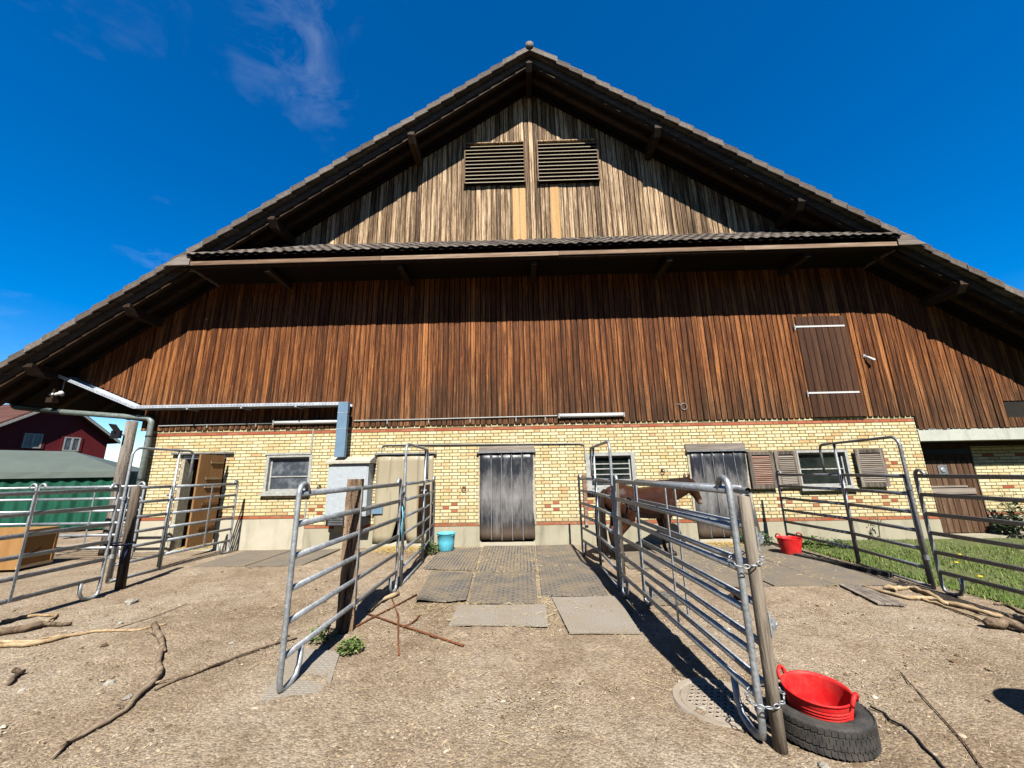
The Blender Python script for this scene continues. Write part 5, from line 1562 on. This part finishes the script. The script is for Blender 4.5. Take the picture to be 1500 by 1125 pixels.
for k in range(9):
    a = RN.uniform(0, 6.28); rr = RN.uniform(0, 0.10)
    s_ = RN.uniform(0.035, 0.055)
    m_ = MB().lathe([(0.0, -s_), (s_ * .7, -s_ * .6), (s_, 0), (s_ * .75, s_ * .6), (0.0, s_ * .85)], 9)
    o = m_.build('dropping', 'manure', mn, True)
    o.location = (rr * math.cos(a), rr * math.sin(a), 0.035 + 0.10 * (1 - rr / 0.10) * RN.uniform(0.2, 1)); o.rotation_euler = (RN.uniform(-.5, .5), RN.uniform(-.5, .5), 0)

# ------------------------------------------------------------------ hay by the doors
def hayheap(label, cx_, cy_, rx, ry, n_, mat='hay', zmax=0.07):
    a = NR.uniform(0, 6.28, n_); r_ = np.sqrt(NR.uniform(0, 1, n_)) * NR.uniform(.6, 1.25, n_)
    x_ = cx_ + rx * r_ * np.cos(a); y_ = cy_ + ry * r_ * np.sin(a)
    z_ = 0.02 + np.maximum(0, 1 - r_) * zmax * NR.uniform(0, 1, n_)
    ln_ = NR.lognormal(-2.5, 0.4, n_)
    me_ = scatter('hay', sv, sf, np.column_stack([x_, y_, z_]), np.column_stack([NR.normal(0, .2, n_), NR.normal(0, .22, n_), NR.uniform(0, 6.28, n_)]), np.column_stack([ln_, NR.uniform(.003, .007, n_), NR.uniform(.002, .004, n_)]))
    tag(ob('hay', me_, mat), label, 'hay', kind='stuff')
hayheap('yellow hay spilling from the beige curtain door', -2.72, -0.25, 0.62, 0.45, 900)
hayheap('yellow hay before the right strip curtain', 4.25, -0.35, 0.85, 0.32, 900)
hayheap('hay inside the left plywood door', -7.6, 0.2, 0.35, 0.25, 350, zmax=0.12)
hayheap('thin straw trodden into the lane mats', -0.2, -1.6, 1.0, 1.5, 1100, 'straw', 0.005)
hayheap('straw strewn over the horse paddock mats', 3.4, -1.9, 1.7, 1.5, 800, 'straw', 0.004)
hayheap('straw trodden round the front of the lane', -0.1, -4.1, 1.4, 0.6, 420, 'straw', 0.004)

# ------------------------------------------------------------------ grass and plants
tq = [(5.62, -9.6), (14, -9.6), (14, 0.0), (5.62, 0.0)]
tm_ = MB().add([(5.55, -9.5, 0.012), (14.0, -9.5, 0.012), (14.0, -0.02, 0.02), (5.70, -0.02, 0.02)], [(0, 1, 2, 3)])
tag(tm_.build('turf', 'turf'), 'strip of turf at the right', kind='structure')
n = 34000
gx_ = 5.55 + NR.uniform(0, 1, n) ** 1.25 * 6.5; gy_ = NR.uniform(-6.3, -0.02, n)
patch = np.sin(gx_ * 2.1 + 1) * np.sin(gy_ * 2.7) + NR.normal(0, .5, n)
keep = (patch > -0.55) & ((gy_ < -1.0) | (NR.uniform(0, 1, n) < .45)) & ~((gx_ > 9.3) & (gy_ > -0.6) & (NR.uniform(0, 1, n) < .85))
gx_, gy_ = gx_[keep], gy_[keep]; n = len(gx_)
bv = np.array([(-.5, 0, 0), (.5, 0, 0), (.35, .18, .55), (-.35, .18, .55), (0, .5, 1.0)])
hgt = NR.lognormal(-3.15, .40, n)
gv = bv[None] * np.column_stack([NR.uniform(.006, .012, n), hgt * NR.uniform(.3, 1.1, n), hgt])[:, None, :]
az = NR.uniform(0, 6.28, n); ca, sa = np.cos(az), np.sin(az)
gxx = gv[:, :, 0] * ca[:, None] - gv[:, :, 1] * sa[:, None] + gx_[:, None]
gyy = gv[:, :, 0] * sa[:, None] + gv[:, :, 1] * ca[:, None] + gy_[:, None]
V = np.stack([gxx, gyy, gv[:, :, 2] + 0.012], -1).reshape(-1, 3)
bf = np.array([(0, 1, 2), (0, 2, 3), (3, 2, 4)])
F = (bf[None] + (np.arange(n) * 5)[:, None, None]).reshape(-1, 3)
tag(ob('grass', npmesh('grass', V, F, 3), 'grass'), 'green grass growing beyond the right fence', 'grass', kind='stuff')
for i, (x_, y_, lb) in enumerate(((6.6, -2.3, 'yellow dandelion nearest the right gate upright'), (6.75, -2.6, 'yellow dandelion behind the foot of the right panel'), (9.0, -1.5, 'yellow dandelion before the wooden door'), (7.4, -2.05, 'yellow dandelion in the middle of the turf'), (6.2, -3.4, 'yellow dandelion close to the right panel'), (8.0, -2.8, 'yellow dandelion far right on the turf'))):
    t = thing('dandelion', lb, 'flower', (x_, y_, 0.01), 0, 'dandelions in the grass')
    MB().tube([(0, 0, 0), (0.005, 0, 0.10)], 0.003, 5).build('stem', 'leaf', t)
    MB().lathe([(0.0, 0.10), (0.028, 0.108), (0.02, 0.118), (0.0, 0.12)], 10).build('flower_head', 'flower', t)
def plant(name, label, x_, y_, r_, h_, nl, ls, mat, stems=0, group=None):
    t = thing(name, label, 'plant', (x_, y_, 0.0), 0, group)
    m_ = MB()
    for i in range(nl):
        a = RN.uniform(0, 6.28); q = math.sqrt(RN.random()) * r_
        z = h_ * (RN.random() ** 0.8) * (1 - 0.6 * (q / r_) ** 2)
        c = Vector((q * math.cos(a), q * math.sin(a), z + 0.01))
        l_ = ls * RN.uniform(0.6, 1.3)
        d = Vector((math.cos(a + RN.uniform(-1, 1)), math.sin(a + RN.uniform(-1, 1)), RN.uniform(-0.2, 0.7))).normalized()
        s_ = d.cross(Vector((RN.uniform(-.4, .4), RN.uniform(-.4, .4), 1))).normalized()
        nn_ = s_.cross(d)
        m_.add([c, c + d * l_ * .35 + s_ * l_ * .28 + nn_ * l_ * .05, c + d * l_ * .75 + s_ * l_ * .2, c + d * l_, c + d * l_ * .75 - s_ * l_ * .2, c + d * l_ * .35 - s_ * l_ * .28 + nn_ * l_ * .05],
               [(0, 1, 2, 3), (0, 3, 4, 5)])
    tag(m_.build('foliage', mat, t), kind='stuff')
    for k in range(max(3, stems)):
        a = RN.uniform(0, 6.28); q = RN.uniform(0.3, 0.9) * r_
        MB().tube([(0, 0, 0), (q * .4 * math.cos(a), q * .4 * math.sin(a), h_ * .5), (q * math.cos(a), q * math.sin(a), h_ * RN.uniform(.6, 1.0))], [0.008, 0.006, 0.003], 5).build('stem', mat, t)
plant('weed', 'bushy green weed in front of the old squared post', -1.62, -5.22, 0.10, 0.12, 330, 0.032, 'leaf')
plant('weed', 'small green weed behind the old squared post', -2.02, -4.95, 0.11, 0.14, 200, 0.04, 'leaf')
plant('weed', 'green weed beside the blue bucket', -1.93, -0.75, 0.19, 0.24, 380, 0.055, 'leaf')
plant('weed', 'leafy dark weed at the wall behind the small red tub', 5.0, -0.28, 0.30, 0.30, 420, 0.075, 'leafdark')
plant('weed', 'grassy weed right of the small red tub', 6.0, -0.6, 0.28, 0.20, 300, 0.07, 'leaf')
plant('weed', 'dark weed under the right gate rail', 6.35, -0.75, 0.2, 0.16, 260, 0.06, 'leafdark')
plant('rose_bush', 'dark leafy bush beside the wooden door at the right edge', 11.15, 0.05, 0.42, 0.75, 620, 0.10, 'leafdark', 8)
plant('rose_bush', 'tall thin shoots rising over the bush at the right edge', 11.1, 0.15, 0.18, 1.15, 90, 0.09, 'leafdark', 5)
plant('weed', 'thin dry weed stalk against the right plinth', 7.75, -0.16, 0.10, 0.62, 26, 0.06, 'leafdark', 3)

# ------------------------------------------------------------------ horse
def loft(mb, secs, n_=16):
    """secs: (centre, half-width vector, half-height vector)"""
    b0 = len(mb.v)
    for c, u_, w_ in secs:
        c, u_, w_ = Vector(c), Vector(u_), Vector(w_)
        for k in range(n_):
            a = 2 * math.pi * k / n_
            mb.v.append(tuple(c + u_ * math.cos(a) + w_ * math.sin(a)))
    for i in range(len(secs) - 1):
        for k in range(n_):
            k2 = (k + 1) % n_
            mb.f.append((b0 + i * n_ + k, b0 + i * n_ + k2, b0 + (i + 1) * n_ + k2, b0 + (i + 1) * n_ + k))
    mb.f.append(tuple(b0 + k for k in range(n_ - 1, -1, -1)))
    mb.f.append(tuple(b0 + (len(secs) - 1) * n_ + k for k in range(n_)))
def horse_mat():
    m = Mat('bay_coat', 0.42, 0, 0.45)
    X, Y, Z = m.xyz(m.objc())
    p = m.objc()
    n_ = m.noise(p, 6, 4, 0.6); h_ = m.noise(m.scale(p, (60, 60, 14)), 1.0, 3, 0.6)
    f = m.math('ADD', m.math('MULTIPLY', n_, 0.6), m.math('MULTIPLY', h_, 0.4))
    c = m.ramp(f, [(0.3, (0.020, 0.007, 0.0035)), (0.55, (0.055, 0.019, 0.008)), (0.8, (0.14, 0.052, 0.023))])
    legs = m.math('MULTIPLY', m.rng(m.math('ADD', Z, m.math('MULTIPLY', n_, 0.15)), 0.42, 0.62, 1.0, 0.0), 1.0)
    c = m.mix(legs, c, (0.018, 0.012, 0.010))
    # pale muzzle
    mz = m.math('MULTIPLY', m.rng(Z, 0.93, 1.00, 1.0, 0.0), m.rng(X, 1.86, 1.93, 0.0, 1.0))
    c = m.mix(m.math('MULTIPLY', mz, 0.8), c, (0.52, 0.42, 0.36))
    m.color(c)
    m.bump(h_, 0.2, 0.004)
    return m.m
MT['coat'] = horse_mat()
MT['hair'] = wood('dark_horse_hair', (0.008, 0.006, 0.005), (0.022, 0.014, 0.011), (0.05, 0.03, 0.02), fine=90, knots=False)
MT['hoof'] = plain('hoof_horn', (0.05, 0.04, 0.032), 0.6)
hs = thing('horse', 'brown bay horse with black tail standing behind the rails at the barn', 'horse', (1.76, -1.66, 0.02), math.radians(23))
hs.scale = (1.07, 1.0, 1.0)
hb = MB()
S = [(-0.25, 1.06, .07, .06), (-0.20, 1.05, .17, .13), (-0.10, 1.05, .25, .215), (0.08, 1.055, .295, .255), (0.28, 1.03, .28, .255), (0.52, 0.975, .285, .27), (0.78, 0.965, .305, .27), (0.98, 0.99, .325, .235), (1.12, 1.01, .29, .195), (1.24, 1.02, .21, .15), (1.31, 1.02, .10, .08)]
loft(hb, [((x_, 0, z_), (0, hw, 0), (0, 0, hh_)) for x_, z_, hh_, hw in S])
nk = [(1.00, 1.12, .28, .14, 72), (1.18, 1.17, .25, .125, 66), (1.36, 1.20, .22, .108, 64), (1.53, 1.235, .19, .092, 60), (1.66, 1.26, .16, .082, 50), (1.73, 1.28, .105, .066, 38)]
loft(hb, [((x_, 0, z_), (0, hw, 0), (-math.cos(math.radians(an)) * hh_, 0, math.sin(math.radians(an)) * hh_)) for x_, z_, hh_, hw, an in nk])
hd = [(1.66, 1.43, .05, .05), (1.70, 1.39, .115, .08), (1.755, 1.32, .135, .095), (1.815, 1.225, .122, .085), (1.87, 1.135, .092, .066), (1.915, 1.055, .075, .058), (1.95, 0.99, .072, .06), (1.968, 0.955, .055, .048), (1.975, 0.935, .02, .02)]
dn = Vector((0.84, 0, 0.54))
loft(hb, [((x_, 0, z_ - 0.05), (0, hw, 0), tuple(dn * hh_)) for x_, z_, hh_, hw in hd])
for sg in (-1, 1):
    e0 = Vector((1.685, sg * 0.05, 1.405))
    hb.tube([e0 + Vector((0, 0, -0.03)), e0 + Vector((0.006, sg * 0.006, 0.04)), e0 + Vector((0.016, sg * 0.012, 0.085)), e0 + Vector((0.026, sg * 0.014, 0.125))], [0.030, 0.032, 0.024, 0.005], 10)
    hb.tube([(0.03, sg * .12, 1.02), (0.10, sg * .15, 0.86), (0.12, sg * .15, 0.72), (0.03, sg * .135, 0.58), (-0.055, sg * .125, 0.47), (-0.06, sg * .12, 0.40), (-0.04, sg * .12, 0.24), (-0.03, sg * .12, 0.13), (-0.01, sg * .12, 0.085), (0.02, sg * .12, 0.05)], [0.20, 0.18, 0.14, 0.085, 0.062, 0.048, 0.036, 0.042, 0.038, 0.045], 14)
    fx = 0.03 if sg > 0 else -0.02
    hb.tube([(1.10, sg * .11, 0.98), (1.06, sg * .135, 0.84), (1.01 + fx, sg * .13, 0.70), (1.02 + fx, sg * .115, 0.55), (1.05 + fx, sg * .11, 0.42), (1.05 + fx, sg * .11, 0.37), (1.045 + fx, sg * .11, 0.22), (1.045 + fx, sg * .11, 0.12), (1.065 + fx, sg * .11, 0.085), (1.09 + fx, sg * .11, 0.05)], [0.15, 0.125, 0.085, 0.06, 0.052, 0.048, 0.034, 0.040, 0.036, 0.042], 14)
hbo = hb.build('body', 'coat', hs, True)
md = hbo.modifiers.new('r', 'REMESH'); md.mode = 'VOXEL'; md.voxel_size = 0.016; md.use_smooth_shade = True
md2 = hbo.modifiers.new('s', 'SMOOTH'); md2.factor = 0.5; md2.iterations = 7
bpy.context.view_layer.update()
dg = bpy.context.evaluated_depsgraph_get()
hme = bpy.data.meshes.new_from_object(hbo.evaluated_get(dg))
hbo.modifiers.clear()
hbo.data = hme
hbo.data.polygons.foreach_set('use_smooth', [True] * len(hbo.data.polygons))
for sg in (-1, 1):
    fx = 0.03 if sg > 0 else -0.02
    for hx_ in (0.03, 1.10 + fx):
        yy = 0.12 if hx_ < 0.5 else 0.11
        o = MB().lathe([(0.0, 0.0), (0.062, 0.0), (0.052, 0.055), (0.042, 0.075), (0.0, 0.08)], 16).build('hoof', 'hoof', hs, True)
        o.location = (hx_, sg * yy, 0)
    o = MB().lathe([(0.0, -0.016), (0.012, -0.011), (0.017, 0.0), (0.012, 0.011), (0.0, 0.016)], 12).build('eye', 'blackplastic', hs, True)
    o.location = (1.79, sg * 0.085, 1.265)
# tail and mane from many locks
tl = MB()
for k in range(70):
    a = RN.uniform(0, 6.28); q = RN.random() ** .5
    ox, oy = 0.07 * q * math.cos(a), 0.115 * q * math.sin(a)
    ze = RN.uniform(0.10, 0.40)
    tl.tube([(-0.20 + ox * .3, oy * .25, 1.24), (-0.285 + ox * .5, oy * .5, 1.14), (-0.33 + ox, oy * .9, 0.92), (-0.335 + ox, oy * 1.1, 0.66), (-0.32 + ox * 1.2, oy * 1.2, ze + .12), (-0.31 + ox, oy, ze)], [0.02, 0.022, 0.022, 0.020, 0.014, 0.003], 6)
tl.build('tail', 'hair', hs, True)
mnm = MB()
for k in range(70):
    f = k / 69
    x_ = 1.00 + 0.68 * f; zt = 1.345 + 0.06 * f + 0.015 * math.sin(math.pi * f)
    s_ = -1 if k % 5 else 1
    L_ = RN.uniform(0.12, 0.20)
    wd = 0.055 + 0.035 * (1 - f)
    mnm.tube([(x_, 0, zt - 0.015), (x_ + 0.01, s_ * 0.035, zt + 0.008), (x_ + 0.01, s_ * (wd + 0.025), zt - L_ * .45), (x_ - 0.01, s_ * (wd + 0.05), zt - L_)], [0.014, 0.016, 0.013, 0.003], 6)
for k in range(8):
    mnm.tube([(1.68, RN.uniform(-.03, .03), 1.42), (1.74, RN.uniform(-.035, .035), 1.40), (1.80, RN.uniform(-.04, .04), 1.31)], [0.013, 0.012, 0.003], 6)
mnm.build('mane', 'hair', hs, True)

# ------------------------------------------------------------------ left background: crate, tent, house, planks
cr_ = thing('plywood_crate', 'open plywood crate standing on the ground at the left edge', 'crate', (-9.18, -1.90, 0.0), math.radians(6))
cw, cdp, chh = 1.5, 0.62, 0.72
for nm, bx in (('front_panel', (-cw, 0, 0, 0.018, 0.05, chh)), ('side_panel', (-0.018, 0, 0.019, cdp, 0.05, chh)), ('side_panel', (-cw, -cw + 0.018, 0.019, cdp, 0.05, chh)), ('back_panel', (-cw + .019, -0.019, cdp - 0.018, cdp, 0.05, chh)), ('bottom_panel', (-cw + .019, -0.019, 0.019, cdp - 0.019, 0.05, 0.07))):
    MB().box(*bx).build(nm, 'ply', cr_)
for z in (0.05, chh - 0.045):
    MB().box(0.0005, 0.014, 0.0, cdp, z, z + 0.045).build('edge_batten', 'peeled', cr_)
for y in (0.0, cdp - 0.05):
    MB().box(0.0005, 0.0135, y, y + 0.05, 0.096, chh - 0.046).build('edge_batten', 'ply', cr_)
MB().slab((0.008, 0.22, 0.30), (0.008, 0.34, 0.38), 0.006, 0.07).build('hand_hole', 'plydark', cr_)
pp_ = thing('plank_stack', 'low stack of grey planks behind the fence at the left', 'plank stack', (-11.0, 1.6, 0))
for k in range(5):
    for j in range(2):
        MB().box(-0.2 + 0.05 * (k % 2), 3.0 + 0.08 * RN.random(), j * 0.24, j * 0.24 + 0.22, 0.02 + k * 0.085, 0.09 + k * 0.085).build('plank', 'greywoodx', pp_)
tn = thing('party_tent', 'grey-green canopy tent with dark green side curtain at the left', 'tent', (-13.5, 4.0, 0), math.radians(30))
# roof: hipped canopy
rv = [(0, 0, 1.88), (-8.5, 0, 1.88), (-8.5, 3.4, 1.88), (0, 3.4, 1.88), (-2.0, 1.7, 2.62), (-6.3, 1.7, 2.70)]
MB().add(rv, [(0, 4, 5, 1), (0, 3, 4), (2, 5, 4, 3), (1, 5, 2)]).build('canopy', 'tenttop', tn)
vm_ = MB()
for (a, b) in (((0, 0), (-8.5, 0)), ((0, 0), (0, 3.4))):
    for i in range(24):
        f0, f1 = i / 24, (i + 1) / 24
        p0 = (a[0] + (b[0] - a[0]) * f0, a[1] + (b[1] - a[1]) * f0); p1 = (a[0] + (b[0] - a[0]) * f1, a[1] + (b[1] - a[1]) * f1)
        w0, w1 = 0.02 * math.sin(i * 1.3), 0.02 * math.sin((i + 1) * 1.3)
        vm_.add([(p0[0], p0[1], 1.885), (p1[0], p1[1], 1.885), (p1[0] + w1, p1[1] - abs(w1) - .01, 1.69), (p0[0] + w0, p0[1] - abs(w0) - .01, 1.69)], [(0, 1, 2, 3)])
vm_.build('valance', 'tenttop', tn)
cm_ = MB(); nC = 70
for i in range(nC + 1):
    x_ = -0.08 - 3.3 * i / nC
    w_ = 0.045 * math.sin(i * 0.95) + 0.02 * math.sin(i * 0.37 + 1)
    cm_.v += [(x_, 0.08 + w_ * .4, 1.72), (x_, 0.08 + w_, 0.9), (x_, 0.08 + w_ * 1.2, 0.04)]
for i in range(nC):
    a = i * 3
    cm_.f += [(a, a + 3, a + 4, a + 1), (a + 1, a + 4, a + 5, a + 2)]
cu = cm_.build('curtain', 'tentgreen', tn, True)
MB().add([(-0.02, 0.0, 0.04), (-0.02, 3.4, 0.04), (-0.02, 3.4, 1.8), (-0.02, 0.0, 1.8)], [(0, 1, 2, 3)]).build('side_curtain', 'tentgreen', tn)
MB().add([(0.0, 3.38, 0.04), (-8.5, 3.38, 0.04), (-8.5, 3.38, 1.8), (0.0, 3.38, 1.8)], [(0, 1, 2, 3)]).build('back_curtain', 'tentgreen', tn)
for x_ in (0, -3.4, -8.5):
    for y_ in (0.03, 3.35):
        MB().tube([(x_ - 0.02, y_, 0), (x_ - 0.02, y_, 1.9)], 0.022, 8).build('pole', 'galv', tn)
# red house: gable end towards the yard
A_ = Vector((-37.1, 16.6, 0)); B_ = Vector((-35.5, 23.35, 0))
ho = thing('red_house', 'dark red wooden house with brown tiled roof beyond the tent', 'house', A_, math.atan2(B_.y - A_.y, B_.x - A_.x))
gw, ev, ap, dep = 6.94, 5.05, 7.60, 11.0
m_ = MB()
pg = [(0, 0), (gw, 0), (gw, ev), (gw / 2, ap), (0, ev)]
m_.prism(pg, 0.0, dep)          # local y runs to the back
hwall = m_.build('wall', 'siding', ho)
sl2 = (ap - ev) / (gw / 2)
rf = MB()
for sg in (-1, 1):
    xe = gw / 2 + sg * (gw / 2 + 0.55)
    ze = ap - sl2 * (gw / 2 + 0.55)
    poly = [(gw / 2, ap + 0.05), (gw / 2, ap + 0.28), (xe, ze + 0.25), (xe, ze + 0.03)]
    if sg < 0: poly = poly[::-1]
    rf.prism(poly, -0.55, dep + 0.5)
hr = rf.build('roof', 'tilered', ho)
for sg in (-1, 1):
    xe = gw / 2 + sg * (gw / 2 + 0.56)
    ze = ap - sl2 * (gw / 2 + 0.56)
    poly = [(gw / 2, ap - 0.02), (gw / 2, ap + 0.17), (xe, ze + 0.17), (xe, ze - 0.02)]
    if sg < 0: poly = poly[::-1]
    MB().prism(poly, -0.62, -0.555).build('verge_board', 'conduit', hr)
# stepped tile courses on the slope that shows
for k in range(16):
    f0 = k / 16; f1 = (k + 1) / 16
    x0_ = gw / 2 - (gw / 2 + 0.55) * f0; x1_ = gw / 2 - (gw / 2 + 0.56) * f1
    z0_ = ap + 0.285 - sl2 * (gw / 2 - x0_); z1_ = ap + 0.285 - sl2 * (gw / 2 - x1_)
    MB().prism([(x1_, z1_), (x0_, z0_ - 0.02), (x0_, z0_ + 0.02), (x1_, z1_ + 0.06)], -0.5, dep + 0.45).build('tile_course', 'tilered', hr)
for s0, s1, z0_, z1_ in ((4.17, 5.15, 3.9, 5.0), (1.95, 2.95, 4.02, 5.1), (1.95, 2.95, 1.2, 2.4), (4.17, 5.15, 1.2, 2.4)):
    wf = MB()
    wf.box(s0, s0 + 0.09, -0.05, 0.02, z0_, z1_).box(s1 - 0.09, s1, -0.05, 0.02, z0_, z1_).box(s0 + .09, s1 - .09, -0.05, 0.02, z1_ - 0.09, z1_).box(s0 + .09, s1 - .09, -0.05, 0.02, z0_, z0_ + 0.09)
    wf.box((s0 + s1) / 2 - 0.06, (s0 + s1) / 2 + 0.06, -0.052, 0.02, z0_ + .09, z1_ - .09)
    wo = wf.build('window', 'winframe', ho)
    MB().box(s0 + .09, s1 - .09, -0.02, -0.01, z0_ + .09, z1_ - .09).build('pane', 'glassmat', wo)
    for sx in (s0 - 0.16, s1 + 0.02):
        MB().box(sx, sx + 0.14, -0.04, 0.0, z0_ - 0.03, z1_ + 0.03).build('trim_board', 'siding', wo)

# ------------------------------------------------------------------ unseen trees behind the viewer, added to cut sky fill, mirrored in window panes
tv, tf_ = [], []
for k in range(24):
    cx_ = -48 + k * 4.0 + RN.uniform(-1, 1); cy_ = -24.5 + RN.uniform(-1.5, 1.5); hh_ = RN.uniform(10.0, 12.5); rr_ = RN.uniform(2.8, 3.8)
    for j in range(620):
        a = RN.uniform(0, 6.28); ph_ = RN.uniform(-1.4, 1.5); q = rr_ * RN.uniform(0.6, 1.05)
        c = Vector((cx_ + q * math.cos(a) * math.cos(ph_), cy_ + q * math.sin(a) * math.cos(ph_), hh_ * 0.52 + hh_ * 0.46 * math.sin(ph_) * RN.uniform(0.7, 1.05)))
        d = Vector((RN.uniform(-1, 1), RN.uniform(-1, 1), RN.uniform(-1, 1))).normalized(); e = d.orthogonal().normalized(); sz = RN.uniform(0.35, 0.75)
        b = len(tv)
        tv += [tuple(c + d * sz), tuple(c + e * sz * .7), tuple(c - d * sz), tuple(c - e * sz * .7)]
        tf_.append((b, b + 1, b + 2, b + 3))
    m_ = MB().tube([(cx_, cy_, -0.1), (cx_, cy_, hh_ * .7)], [0.28, 0.12], 8)
    b = len(tv); tv += m_.v; tf_ += [tuple(b + i for i in f) for f in m_.f]
tag(MB().add(tv, tf_).build('sky_blocker_trees', 'leafdark'), 'unseen row of trees added behind the viewer to cut sky fill, mirrored in the windows', 'trees', kind='stuff')
